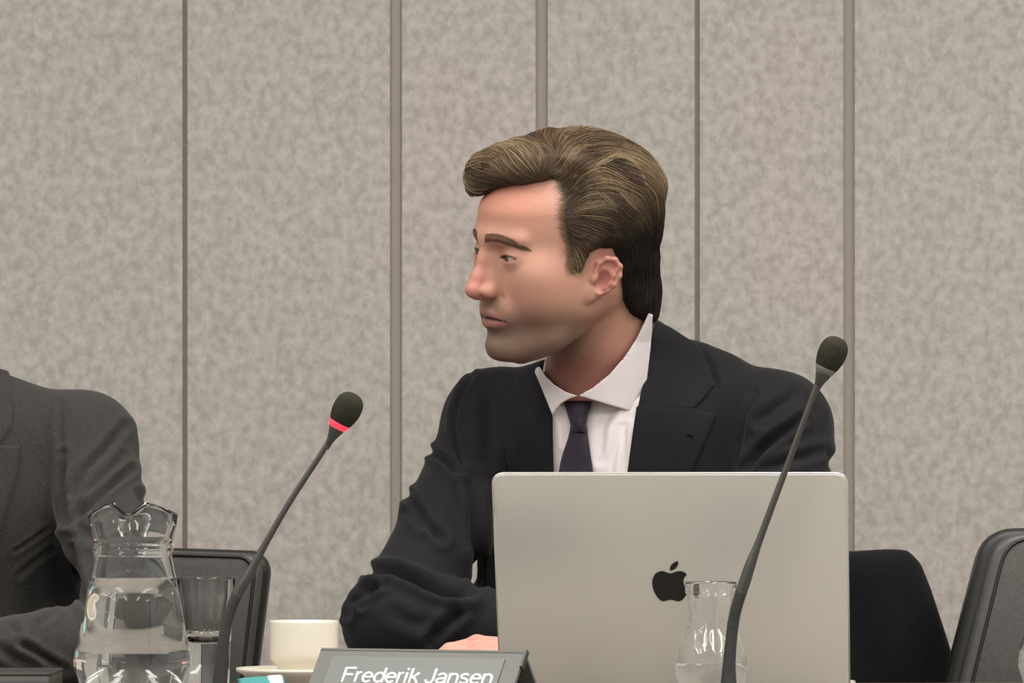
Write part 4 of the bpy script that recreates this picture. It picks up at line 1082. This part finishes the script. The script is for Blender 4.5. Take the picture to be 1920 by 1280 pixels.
G = Field(lo, hi, .0032); torso(G)
shirtF = Field(lo, hi, .0032); torso(shirtF, -.003, arms=False)
Yp = 5.72
def pp(pts, Y=Yp): return [(P(a, b, Y).x, P(a, b, Y).z) for a, b in pts]
VOP = pp([(1008,672),(1021,706),(1030,750),(1035,785),(1037,830),(1037,888),(1042,960),(1085,1120),(1130,1120),(1160,960),(1174,888),(1183,820),(1192,775),(1205,715),(1214,660),(1221,604),(1219,588),(1200,560),(1100,560),(1010,640)])
Xg, Yg, Zg = G.ax[0][:, None, None], G.ax[1][None, :, None], G.ax[2][None, None, :]
sdv = sd_poly(G.ax[0][:, None], G.ax[2][None, :], VOP).astype(np.float32)[:, None, :]
prism = np.maximum(sdv, Yg-5.785)
# neck opening
n0, n1 = A(1150, 545, 5.70), A(1112, 735, 5.745)
dn = d_cap(Xg, Yg, Zg, n0-(n1-n0)*.3, n1, .0655, .0655)
cut = np.minimum(prism, dn)
G.F = np.maximum(G.F, -cut).astype(np.float32)
# below the table edge the jacket ends at the lap
V, Q = nets(G.F, G.lo, G.h, 3)
N_ = normals(V, Q); X_, Y_ = px2(V)
front = (N_[:, 1] < .25)
def crease(V, N_, X_, Y_, lines, rest=None):
    D = np.zeros(len(V))
    for pts, w_, dep_ in lines:
        sel = front if rest is None else rest
        bb = (X_ > min(p[0] for p in pts)-5*w_) & (X_ < max(p[0] for p in pts)+5*w_) & (Y_ > min(p[1] for p in pts)-5*w_) & (Y_ < max(p[1] for p in pts)+5*w_) & sel
        d = d_polyline(X_[bb], Y_[bb], pts)
        # fade at both ends
        pa = np.array(pts); L_ = np.linalg.norm(np.diff(pa, axis=0), axis=1).sum()
        e0 = np.hypot(X_[bb]-pa[0, 0], Y_[bb]-pa[0, 1]); e1 = np.hypot(X_[bb]-pa[-1, 0], Y_[bb]-pa[-1, 1])
        fade = np.clip(np.minimum(e0, e1)/(L_*.22)+.25, 0, 1)
        D[bb] += fade*(-dep_*np.exp(-(d/w_)**2)+dep_*.55*np.exp(-((d-2.1*w_)/(1.2*w_))**2))
    return V+N_*D[:, None]
armR = front & (X_ < 900); 
CR = [([(697,1074),(744,1074),(775,1087),(802,1101),(835,1113),(880,1121)], 8, .010), ([(720,1097),(684,1109),(662,1129),(653,1155)], 6, .005), ([(704,1104),(688,1120),(681,1138)], 5, .004),
      ([(868,1144),(838,1170),(808,1200)], 9, .006), ([(768,930),(786,962),(803,988),(826,1012)], 7, .005), ([(768,962),(790,992)], 6, .0035),
      ([(806,846),(835,866),(860,892)], 6, .0045), ([(887,704),(866,735),(853,768),(849,805),(858,845),(870,890)], 4.5, .0042), ([(830,905),(860,960),(872,1010)], 14, .003),
      ([(740,1150),(770,1168),(800,1172)], 12, .002), ([(880,900),(888,960),(893,1040),(894,1110)], 9, .006),
      ([(1502,788),(1462,815),(1425,845),(1402,880)], 7, .006), ([(1530,850),(1480,862),(1440,880)], 8, .004), ([(1414,738),(1398,780),(1386,830),(1378,890)], 6, .0028), ([(1490,742),(1455,765),(1428,790)], 10, .0035),
      ([(1310,660),(1330,690),(1338,720)], 8, .002), ([(920,720),(918,800),(915,890)], 16, .0022), ([(1545,842),(1562,868),(1556,884)], 7, .003)]
V = crease(V, N_, X_, Y_, [(a, b, c*1.45) for a, b, c in CR])
V = V+N_*np.array([.0007*mnoise.noise(Vector((a*16, b*16, c*11)))+.0012*mnoise.noise(Vector((a*7, b*7, c*5+3))) for a, b, c in V])[:, None]
V[:, 2] = np.maximum(V[:, 2], np.where(V[:, 1] < 5.70, TZ+.0015, -9))
jacket = link('jacket', mesh_np('jacket', V, Q), M['navy_suit'], person)

# thin lapels and collar that follow the jacket front
def sheet(name, poly, g0, g1, m, parent, srcF, h=.0017, Ymax=5.80, k=.0015, label=None, extra=None):
    xs, zs_ = [p[0] for p in poly], [p[1] for p in poly]
    lo_ = np.array([min(xs)-.01, 5.56, min(zs_)-.01]); hi_ = np.array([max(xs)+.01, Ymax+.01, max(zs_)+.01])
    S = Field(lo_, hi_, h)
    # resample the body field
    gx = [np.clip((S.ax[i]-srcF.lo[i])/srcF.h, 0, srcF.n[i]-1.001) for i in range(3)]
    i0 = [g.astype(int) for g in gx]; f = [(g-i).astype(np.float32) for g, i in zip(gx, i0)]
    R_ = 0
    for a in (0, 1):
        for b in (0, 1):
            for c in (0, 1):
                w_ = (f[0] if a else 1-f[0])[:, None, None]*(f[1] if b else 1-f[1])[None, :, None]*(f[2] if c else 1-f[2])[None, None, :]
                R_ = R_+w_*srcF.F[np.ix_(i0[0]+a, i0[1]+b, i0[2]+c)]
    sd = sd_poly(S.ax[0][:, None], S.ax[2][None, :], poly).astype(np.float32)[:, None, :]
    F_ = np.maximum(np.maximum(R_-g1, g0-R_), sd); F_ = np.maximum(F_, S.ax[1][None, :, None]-Ymax)
    if extra is not None: F_ = extra(F_, S)
    V, Q = nets(F_.astype(np.float32), S.lo, h, 2)
    return link(name, mesh_np(name, V, Q), m, parent, label=label)
bodyF = Field(lo, hi, .0032); torso(bodyF)
sheet('collar_flap', pp([(1218,590),(1240,597),(1262,612),(1312,648),(1328,690),(1339,722),(1298,768),(1193,770),(1205,715),(1214,660),(1221,604)]), -.003, .0042, M['navy_suit'], jacket, bodyF)
sheet('lapel', pp([(1192,762),(1297,766),(1339,779),(1322,820),(1292,890),(1215,1090),(1135,1120),(1160,960),(1174,888),(1184,815)]), -.003, .0046, M['navy_suit'], jacket, bodyF)
sheet('lapel', pp([(1006,676),(1021,706),(1030,750),(1036,785),(1038,888),(1043,960),(1085,1110),(1030,1090),(985,960),(955,890),(938,800),(950,760),(972,700)]), -.003, .0040, M['navy_suit'], jacket, bodyF)
bh = A(1300, 817, 5.64)
# buttonhole stitch
def surf(px, py, F_, g=0, Y0=5.45):
    o_ = A(px, py, Y0); d_ = o_-np.array([0, 0, CAMZ]); d_ /= np.linalg.norm(d_)
    for k_ in range(400):
        p = o_+d_*k_*.001; i = np.round((p-F_.lo)/F_.h).astype(int)
        if (i < 0).any() or (i >= F_.n).any(): continue
        if F_.F[tuple(i)] < g: return p
    return o_
q = surf(1300, 817, bodyF, .0052); q2 = surf(1288, 813, bodyF, .0052)
link('buttonhole', tube([tuple(q), tuple(q2)], .0009, 8), M['coat'], jacket)
# shirt
spoly = pp([(1000,690),(1030,720),(1040,735),(1120,720),(1190,640),(1235,600),(1240,700),(1215,800),(1200,888),(1200,1130),(1010,1130),(1010,888)])
def addf(F_, S):
    return F_
shirt = sheet('shirt', spoly, -.006, .0, M['shirt'], person, shirtF, h=.0022, Ymax=5.79)
# soft folds of the shirt front
me = shirt.data; co = np.zeros(len(me.vertices)*3, np.float32); me.vertices.foreach_get('co', co); co = co.reshape(-1, 3)
no = np.zeros(len(me.vertices)*3, np.float32); me.vertices.foreach_get('normal', no); no = no.reshape(-1, 3)
front = no[:, 1] < 0
Xs, Ys = px2(co)
co = crease(co, no, Xs, Ys, [([(1186,770),(1165,800),(1150,850),(1140,888)], 8, .0030), ([(1150,762),(1130,800),(1126,860)], 8, .0022), ([(1050,775),(1062,800),(1062,830)], 6, .002), ([(1172,800),(1168,888)], 5, .002)])
me.vertices.foreach_set('co', co.ravel()); me.update()
# collar leaves: a cone round the neck
ndir = (n1-n0)/np.linalg.norm(n1-n0)
def leaf_(name, pts, r_top, r_bot, s_top, s_bot, ymax=5.85, tilt=0):
    poly = pp(pts); xs = [p[0] for p in poly]; zs_ = [p[1] for p in poly]
    S = Field((min(xs)-.006, 5.60, min(zs_)-.006), (max(xs)+.006, ymax, max(zs_)+.006), .00125)
    X, Y, Zz = S.ax[0][:, None, None], S.ax[1][None, :, None], S.ax[2][None, None, :]
    d = np.array([X-n1[0], Y-n1[1], Zz-n1[2]], dtype=object)
    s_ = (X-n1[0])*ndir[0]+(Y-n1[1])*ndir[1]+(Zz-n1[2])*ndir[2]
    r = np.sqrt(np.maximum((X-n1[0])**2+(Y-n1[1])**2+(Zz-n1[2])**2-s_**2, 0))
    R_ = r_top+(r_bot-r_top)*np.clip((s_-s_top)/(s_bot-s_top), 0, 1.3)
    F_ = np.abs(r-R_)-.0014
    sd = sd_poly(S.ax[0][:, None], S.ax[2][None, :], poly).astype(np.float32)[:, None, :]
    F_ = np.maximum(F_, sd); F_ = np.maximum(F_, Y-(n1[1]+.012+tilt*(Zz-n1[2])))
    V, Q = nets(F_.astype(np.float32), S.lo, S.h, 2)
    return link(name, mesh_np(name, V, Q), M['shirt'], shirt)
leaf_('collar_leaf', [(1083,743),(1110,728),(1140,704),(1168,672),(1192,636),(1206,606),(1213,590),(1222,592),(1219,650),(1212,712),(1196,774),(1187,773),(1150,763),(1120,754)], .0592, .0800, -.085, .035, tilt=.25)
leaf_('collar_leaf', [(1083,743),(1060,735),(1040,722),(1022,704),(1012,686),(1000,690),(1020,740),(1035,779),(1042,768),(1052,757),(1066,749)], .0592, .0740, -.06, .03, tilt=0)
# collar band behind the neck
bp = []
for t_ in np.linspace(0, 2*math.pi, 49)[:-1]:
    bp.append(t_)
ez_ = ndir; ex_ = np.cross(ndir, [0, 1, 0]); ex_ /= np.linalg.norm(ex_); ey_ = np.cross(ex_, ndir)
Vb, Fb = [], []
for i, t_ in enumerate(bp):
    ca, sa = math.cos(t_), math.sin(t_); back = .5+.5*(-(ex_*ca+ey_*sa)@np.array([0, -1, 0]))
    for (rr, hh) in ((.0582, 0), (.0600, 0), (.0600, 1), (.0582, 1)):
        c = n1+ndir*(.006-hh*(.010+.052*back**1.3)); Vb.append(c+(ex_*ca+ey_*sa)*rr)
nb_ = len(bp)
for i in range(nb_):
    if (Vb[i*4][1] < n1[1]-.012 or Vb[((i+1) % nb_)*4][1] < n1[1]-.012): continue
    for k_ in range(4): Fb.append((i*4+k_, i*4+(k_+1) % 4, ((i+1) % nb_)*4+(k_+1) % 4, ((i+1) % nb_)*4+k_))
link('collar_band', clean(mesh_np('collar_band', np.array(Vb), Fb)), M['shirt'], shirt)
# tie
YK = surf(1085, 830, shirtF, .0)[1]+.004; print('YK', YK, surf(1085, 770, shirtF)[1])
def ribbon(name, pts, offs, th, parent, m, Fs=shirtF, g=.0015):
    """pts: rows (y, xleft, xright) in pixels"""
    Vr, Fr = [], []; n = 9
    for (py, xl, xr), o in zip(pts, offs):
        for side in (0, 1):
            for i in range(n):
                t_ = i/(n-1); px = xl+(xr-xl)*t_; p = surf(px, py, Fs, g); ym = YK+.010*max(0, (800-py)/60)
                if p[1] > ym or p[1] < 5.5: p = np.array(P(px, py, ym))
                dome = o*(1-(2*t_-1)**2)**.7
                p = np.array([0, 0, CAMZ])+(p-np.array([0, 0, CAMZ]))*((p[1]-.002-dome+side*(th+.5*dome))/p[1]); Vr.append(p)
    m_ = len(pts)
    idx = lambda r_, s_, i: (r_*2+s_)*n+i
    for r_ in range(m_-1):
        for i in range(n-1):
            Fr.append((idx(r_, 0, i), idx(r_, 0, i+1), idx(r_+1, 0, i+1), idx(r_+1, 0, i))); Fr.append((idx(r_, 1, i+1), idx(r_, 1, i), idx(r_+1, 1, i), idx(r_+1, 1, i+1)))
        Fr.append((idx(r_, 1, 0), idx(r_, 0, 0), idx(r_+1, 0, 0), idx(r_+1, 1, 0))); Fr.append((idx(r_, 0, n-1), idx(r_, 1, n-1), idx(r_+1, 1, n-1), idx(r_+1, 0, n-1)))
    for r_, fl in ((0, 0), (m_-1, 1)):
        for i in range(n-1):
            q = (idx(r_, 0, i), idx(r_, 1, i), idx(r_, 1, i+1), idx(r_, 0, i+1)); Fr.append(q[::-1] if fl else q)
    V_ = np.array(Vr)
    # smooth the surface sampling steps
    Fq = np.array(Fr); yy = V_[:, 1].copy()
    for _ in range(4):
        V2_ = lap(V_, Fq, .5); V_[:, 1] = V2_[:, 1]
    return link(name, mesh_np(name, V_, Fq), m, parent)
def rows(keys, n):
    k_ = np.array(keys, float); ys = np.linspace(k_[0, 0], k_[-1, 0], n)
    return [(y, np.interp(y, k_[:, 0], k_[:, 1]), np.interp(y, k_[:, 0], k_[:, 2])) for y in ys]
tie = ribbon('tie', rows([(800,1069,1101),(815,1067,1102),(830,1062,1104),(850,1055,1107),(870,1050,1110),(888,1047,1112),(960,1038,1122),(1060,1030,1132)], 26), [.004]*26, .003, person, M['tie'], g=.003)
ribbon('knot', rows([(741,1060,1104),(746,1050,1114),(754,1056,1110),(765,1061,1106),(780,1065,1102),(795,1069,1100),(806,1070,1100),(809,1073,1098)], 22), list(.0085*np.sin(np.linspace(.5, 2.75, 22))**.5+.002), .006, tie, M['tie'], g=.006)
# a button under the placket is hidden by the tie; trousers and shoes below the table
G = Field((-.12, 5.30, .0), (.42, 6.05, .80), .006)
hipL, hipR = A(1290, 1440, 5.86), A(1080, 1440, 5.90); hipL[2] = hipR[2] = .60
for hip, kn in ((hipL, np.array([.26, 5.47, .57])), (hipR, np.array([.02, 5.50, .57]))):
    ft = np.array([kn[0], kn[1]+.05, .09]); G.chain([hip, kn, ft], [.085, .062, .045], k=.03)
G.cap(hipL, hipR, .10, .10, k=.04)
V, Q = nets(G.F, G.lo, G.h, 2)
link('trousers', mesh_np('trousers', V, Q), M['navy_suit'], person)
for kx, ky in ((.26, 5.52), (.02, 5.55)):
    G = Field((kx-.08, ky-.24, -.01), (kx+.08, ky+.12, .16), .005)
    G.chain([(kx, ky+.03, .045), (kx, ky-.08, .035), (kx, ky-.16, .030)], [.040, .040, .032], k=.02); G.cap((kx, ky+.01, .05), (kx, ky+.01, .12), .038, .040, k=.02)
    G.F = np.maximum(G.F, .001-G.ax[2][None, None, :]).astype(np.float32)
    V, Q = nets(G.F, G.lo, G.h, 2); link('shoe', mesh_np('shoe', V, Q), M['black_gloss'], person)

# hands: a palm and five fingers each
def hand(G, wr, d, upv, sd, curl=.5, sc=1.0, spread=.10):
    """wr wrist, d pointing direction, upv back-of-hand normal, sd +1 when the thumb lies on cross(d, up)"""
    d = d/np.linalg.norm(d); s = np.cross(d, upv); s /= np.linalg.norm(s); up_ = np.cross(s, d)
    s = s*sd
    L = lambda a, b, c: wr+(d*a+s*b+up_*c)*sc
    G.cap(L(-.03, 0, 0), L(.012, 0, 0), .0235*sc, .024*sc, k=.012)
    for b in (-.028, -.010, .010, .027):
        G.cap(L(.010, b*.6, 0), L(.080-abs(b)*.15, b, .003), .0145*sc, .0115*sc, k=.010)
    for i, (b, l0) in enumerate(((.028, .040), (.010, .045), (-.010, .041), (-.028, .033))):
        k0 = L(.082-abs(b)*.18, b, .004); a_ = 0; p = k0; r_ = [.0095, .0085, .0078, .0068]; an = spread*(b/.028)
        for j, f_ in enumerate((1, .62, .5)):
            a_ += curl*(.55, .75, .55)[j]; dirj = (d*math.cos(an)+s*math.sin(an))*math.cos(a_)-up_*math.sin(a_)
            q = p+dirj*l0*f_*sc; G.cap(p, q, r_[j]*sc, r_[j+1]*sc, k=.0035); p = q
        G.ell(k0, (.0105*sc,)*3, k=.004)
    p = L(.022, .022, -.006); q = L(.048, .046, -.012); G.cap(p, q, .0145*sc, .0108*sc, k=.010)
    q2 = L(.074, .052, -.016); G.cap(q, q2, .0105*sc, .0095*sc, k=.004); q3 = L(.096, .050, -.022); G.cap(q2, q3, .0092*sc, .0078*sc, k=.004)
wl = A(1022, 1205, 5.512); wl[2] = TZ+.036
kn_ = A(878, 1198, 5.50); kn_[2] = TZ+.037
dl_h = kn_-wl
G = Field((wl[0]-.24, 5.36, TZ-.0), (wl[0]+.06, 5.60, TZ+.09), .0012)
hand(G, wl, dl_h+np.array([0, -.004, .002]), np.array([0, -.25, 1.0]), -1, curl=.52, sc=.92)
V1, Q1 = nets(G.F, G.lo, G.h, 2); V1[:, 2] = np.maximum(V1[:, 2], TZ+.001)
c1 = np.tile(np.array(s2l((204,150,135))), (len(V1), 1))
kx_, ky_ = px2(V1); kk_ = np.exp(-((kx_-885)/24)**2)[:, None]; c1 = c1*(1-.35*kk_)+np.array(s2l((222,128,122)))*.35*kk_
wr2 = rwr+np.array([.004, 0, 0]); 
G = Field((rwr[0]-.05, 5.50, TZ), (rwr[0]+.24, 5.70, TZ+.09), .0015)
hand(G, wr2, (rwr-rel)*np.array([1, 1, 0]), np.array([0, 0, 1.0]), 1, curl=.35, sc=.92)
V2, Q2 = nets(G.F, G.lo, G.h, 2); V2[:, 2] = np.maximum(V2[:, 2], TZ+.001); c2 = np.tile(np.array(s2l((216,150,134))), (len(V2), 1))
# inner body under the clothes joins head and hands
G = Field(lo, hi, .006); torso(G, -.020)
G.F = np.maximum(G.F, -(-1)*0+G.F)
V3, Q3 = nets(G.F, G.lo, G.h, 2); c3 = np.tile(cb_, (len(V3), 1))
AV = np.concatenate([headV, V1, V2, V3]); AQ = np.concatenate([headQ, Q1+len(headV), Q2+len(headV)+len(V1), Q3+len(headV)+len(V1)+len(V2)])
link('body', mesh_np('body', AV, AQ, np.concatenate([headC, c1, c2, c3])), M['skin'], person)
# shirt cuff at the near wrist
cd_ = dl_h/np.linalg.norm(dl_h)
link('cuff', tube([tuple(wl-cd_*.05), tuple(wl-cd_*.012)], [.0345, .0335], 24), M['shirt'], shirt)
# ------------------------------------------------------------------ the man in grey tweed at the left edge
man = empty('person', (float(P(-110,0,5.87).x), 5.87, 0), 'man in charcoal tweed suit, arm on the table, cut off by the left edge', 'person')
ls2, le2, lw2 = A(158, 832, 5.80), A(246, 1170, 5.63), A(-70, 1222, 5.56)
le2[2] = TZ+.050; lw2[2] = TZ+.036
mxp = P(-110, 0, 5.82).x
def mir(p, dy=0): return np.array([2*mxp-p[0], p[1]+dy, p[2]])
rs2, re2, rw2 = mir(ls2, .02), mir(le2, .03), mir(lw2, .06)
nk2 = A(-120, 772, 5.83)
def torso2(G, g=0.0, arms=True):
    G.ell(A(-110, 940, 5.83), (.178+g, .118+g, .150+g), k=.03); G.cap(A(-170, 835, 5.815), A(-40, 835, 5.81), .082+g, .082+g, k=.02); G.ell(A(-110, 1180, 5.86), (.165+g, .125+g, .26+g), k=.03)
    G.chain([A(-110, 1330, 5.87), A(-110, 1560, 5.88)], [.135+g, .150+g], k=.04)
    for s_ in (ls2, rs2): G.cap(s_, nk2, .056+g, .044+g, k=.02)
    if arms:
        for a_, b_, c_ in ((ls2, le2, lw2), (rs2, re2, rw2)):
            G.chain([a_, (a_+b_)/2+np.array([.004 if a_ is ls2 else -.004, 0, 0]), b_], [.0560+g, .0460+g, .0480+g], k=.022)
            G.chain([b_, c_], [.0470+g, .0340+g], k=.022)
lo2, hi2 = (-1.02, 5.46, .70), (-.36, 6.02, 1.17)
lo2 = (2*mxp+.36, 5.46, .70)
G = Field(lo2, hi2, .0032); torso2(G)
b2 = Field(lo2, hi2, .0032); torso2(b2); sh2 = Field(lo2, hi2, .0040); torso2(sh2, -.011, arms=False)
V2O = pp([(-165,640),(-168,720),(-150,850),(-110,1140),(-95,1140),(-60,850),(-50,720),(-52,640)], 5.72)
sdv = sd_poly(G.ax[0][:, None], G.ax[2][None, :], V2O).astype(np.float32)[:, None, :]
cut = np.minimum(np.maximum(sdv, G.ax[1][None, :, None]-5.80), d_cap(G.ax[0][:, None, None], G.ax[1][None, :, None], G.ax[2][None, None, :], A(-150,620,5.80), A(-120,765,5.82), .060, .062))
G.F = np.maximum(G.F, -cut).astype(np.float32)
V, Q = nets(G.F, G.lo, G.h, 3); N_ = normals(V, Q); X_, Y_ = px2(V); front = N_[:, 1] < .25
C2 = [([(232,800),(190,850),(160,880),(138,925)], 7, .0045), ([(245,880),(215,905),(180,935),(150,965),(138,985)], 6, .0055), ([(230,855),(195,895),(165,925)], 6, .0025), ([(120,850),(116,900),(122,950),(132,1000)], 6, .0050),
      ([(132,1010),(140,1060),(158,1120),(170,1140)], 8, .008), ([(35,1205),(60,1218),(95,1238),(120,1252)], 6, .0055), ([(100,1150),(72,1168),(70,1190)], 6, .003), ([(27,1173),(35,1190)], 6, .003),
      ([(27,1034),(60,1012),(90,990)], 3.5, .0022), ([(36,1078),(65,1052),(96,1030)], 5, .0018), ([(0,1215),(30,1235),(60,1245)], 8, .003), ([(258,925),(278,950),(262,962)], 6, .004), ([(150,1000),(200,1010),(240,1000)], 10, .003),
      ([(112,760),(112,800),(116,850)], 6, .0018)]
V = crease(V, N_, X_, Y_, [(a, b, c*1.35) for a, b, c in C2])
V = V+N_*np.array([.0008*mnoise.noise(Vector((a*18+9, b*18, c*12))) for a, b, c in V])[:, None]
V[:, 2] = np.maximum(V[:, 2], np.where(V[:, 1] < 5.70, TZ+.0015, -9))
jk2 = link('jacket', mesh_np('jacket', V, Q), M['grey_suit'], man)
sheet('collar_flap', pp([(-52,668),(-20,676),(0,692),(12,730),(20,770),(18,800),(-4,836),(-58,840),(-52,760)]), -.003, .0042, M['grey_suit'], jk2, b2, Ymax=5.82)
sheet('lapel', pp([(-56,846),(-5,834),(36,836),(30,880),(18,930),(2,985),(-40,1090),(-88,1140),(-98,1120),(-62,850)]), -.003, .0048, M['grey_suit'], jk2, b2, Ymax=5.82)
sheet('collar_flap', pp([(-166,668),(-198,676),(-218,692),(-230,730),(-238,770),(-236,800),(-214,836),(-160,840),(-166,760)]), -.003, .0042, M['grey_suit'], jk2, b2, Ymax=5.82)
sheet('lapel', pp([(-156,846),(-213,834),(-254,836),(-248,880),(-236,930),(-220,985),(-178,1090),(-130,1140),(-112,1120),(-150,850)]), -.003, .0048, M['grey_suit'], jk2, b2, Ymax=5.82)
st2 = sheet('shirt', pp([(-180,690),(-110,680),(-40,690),(-45,850),(-85,1150),(-125,1150),(-160,850)]), -.006, .0, M['shirt'], man, sh2, h=.003, Ymax=5.82)
# head, body, hair, hands
hc2 = np.array(A(-165, 530, 5.79)); yw2 = math.radians(-25); F2_ = np.array([-math.sin(yw2), -math.cos(yw2), 0]); L2_ = np.array([math.cos(yw2), -math.sin(yw2), 0])
def h2w2(V): return hc2+V[:, :1]*F2_+V[:, 1:2]*L2_+V[:, 2:3]*np.array([0, 0, 1.0])
G = Field(lo2, hi2, .006); torso2(G, -.020); G.cap(A(-150,600,5.80), A(-120,800,5.83), .052, .055, k=.02)
V3, Q3 = nets(G.F, G.lo, G.h, 2)
hands = []
for wr_, el_, sd_ in ((lw2, le2, -1), (rw2, re2, 1)):
    d_ = (wr_-el_)*np.array([1, 1, 0]); e1 = wr_+d_/np.linalg.norm(d_)*.19
    G = Field(np.minimum(wr_, e1)-[.07,.08,.04], np.maximum(wr_, e1)+[.07,.08,.04], .002)
    hand(G, wr_, d_, np.array([0, 0, 1.0]), sd_, curl=.4, sc=.92)
    V_, Q_ = nets(G.F, G.lo, G.h, 2); V_[:, 2] = np.maximum(V_[:, 2], TZ+.001); hands.append((V_, Q_))
# only the head part of the first head's local mesh (the neck below is replaced)
AV, AQ, AC = [h2w2(headL)], [headQ], [headC]; nvt = len(headL)
for V_, Q_ in [(V3, Q3)]+hands: AV.append(V_); AQ.append(Q_+nvt); AC.append(np.tile(cb_, (len(V_), 1))); nvt += len(V_)
link('body', mesh_np('body', np.concatenate(AV), np.concatenate(AQ), np.concatenate(AC)), M['skin'], man)
hm2 = link('hair', mesh_np('hair', h2w2(hairV), hairQ, hc_*.5), M['hair'], man)
for (eu, ev, ez) in EY:
    c = h2w2(np.array([[eu, ev, ez]]))[0]
    eo = link('eye', lathe([(ER*math.sin(a)+1e-6, ER*math.cos(a)) for a in np.linspace(0, math.pi, 14)], tuple(c), 20), M['eye_white'], man)
    Rg = Vector((0,0,1)).rotation_difference(Vector(F2_)).to_matrix()
    me = lathe([((ER+.0003)*math.sin(a)+1e-6, (ER+.0003)*math.cos(a)) for a in np.linspace(0, .5, 6)], (0,0,0), 20)
    for v_ in me.vertices: v_.co = Rg @ v_.co + Vector(c)
    link('iris', me, M['iris'], eo)
G = Field((mxp-.30, 5.26, .0), (mxp+.30, 6.05, .80), .007)
hp_ = [np.array([mxp+s_*.09, 5.86, .60]) for s_ in (1, -1)]
for hip, s_ in zip(hp_, (1, -1)): kn = np.array([mxp+s_*.12, 5.48, .57]); G.chain([hip, kn, np.array([kn[0], kn[1]+.05, .09])], [.085, .062, .045], k=.03)
G.cap(hp_[0], hp_[1], .10, .10, k=.04); V, Q = nets(G.F, G.lo, G.h, 2); link('trousers', mesh_np('trousers', V, Q), M['grey_suit'], man)
for s_ in (1, -1):
    kx, ky = mxp+s_*.12, 5.53
    G = Field((kx-.08, ky-.24, -.01), (kx+.08, ky+.12, .16), .005)
    G.chain([(kx, ky+.03, .045), (kx, ky-.08, .035), (kx, ky-.16, .030)], [.040, .040, .032], k=.02); G.cap((kx, ky+.01, .05), (kx, ky+.01, .12), .038, .040, k=.02)
    G.F = np.maximum(G.F, .001-G.ax[2][None, None, :]).astype(np.float32)
    V, Q = nets(G.F, G.lo, G.h, 2); link('shoe', mesh_np('shoe', V, Q), M['black_gloss'], man)
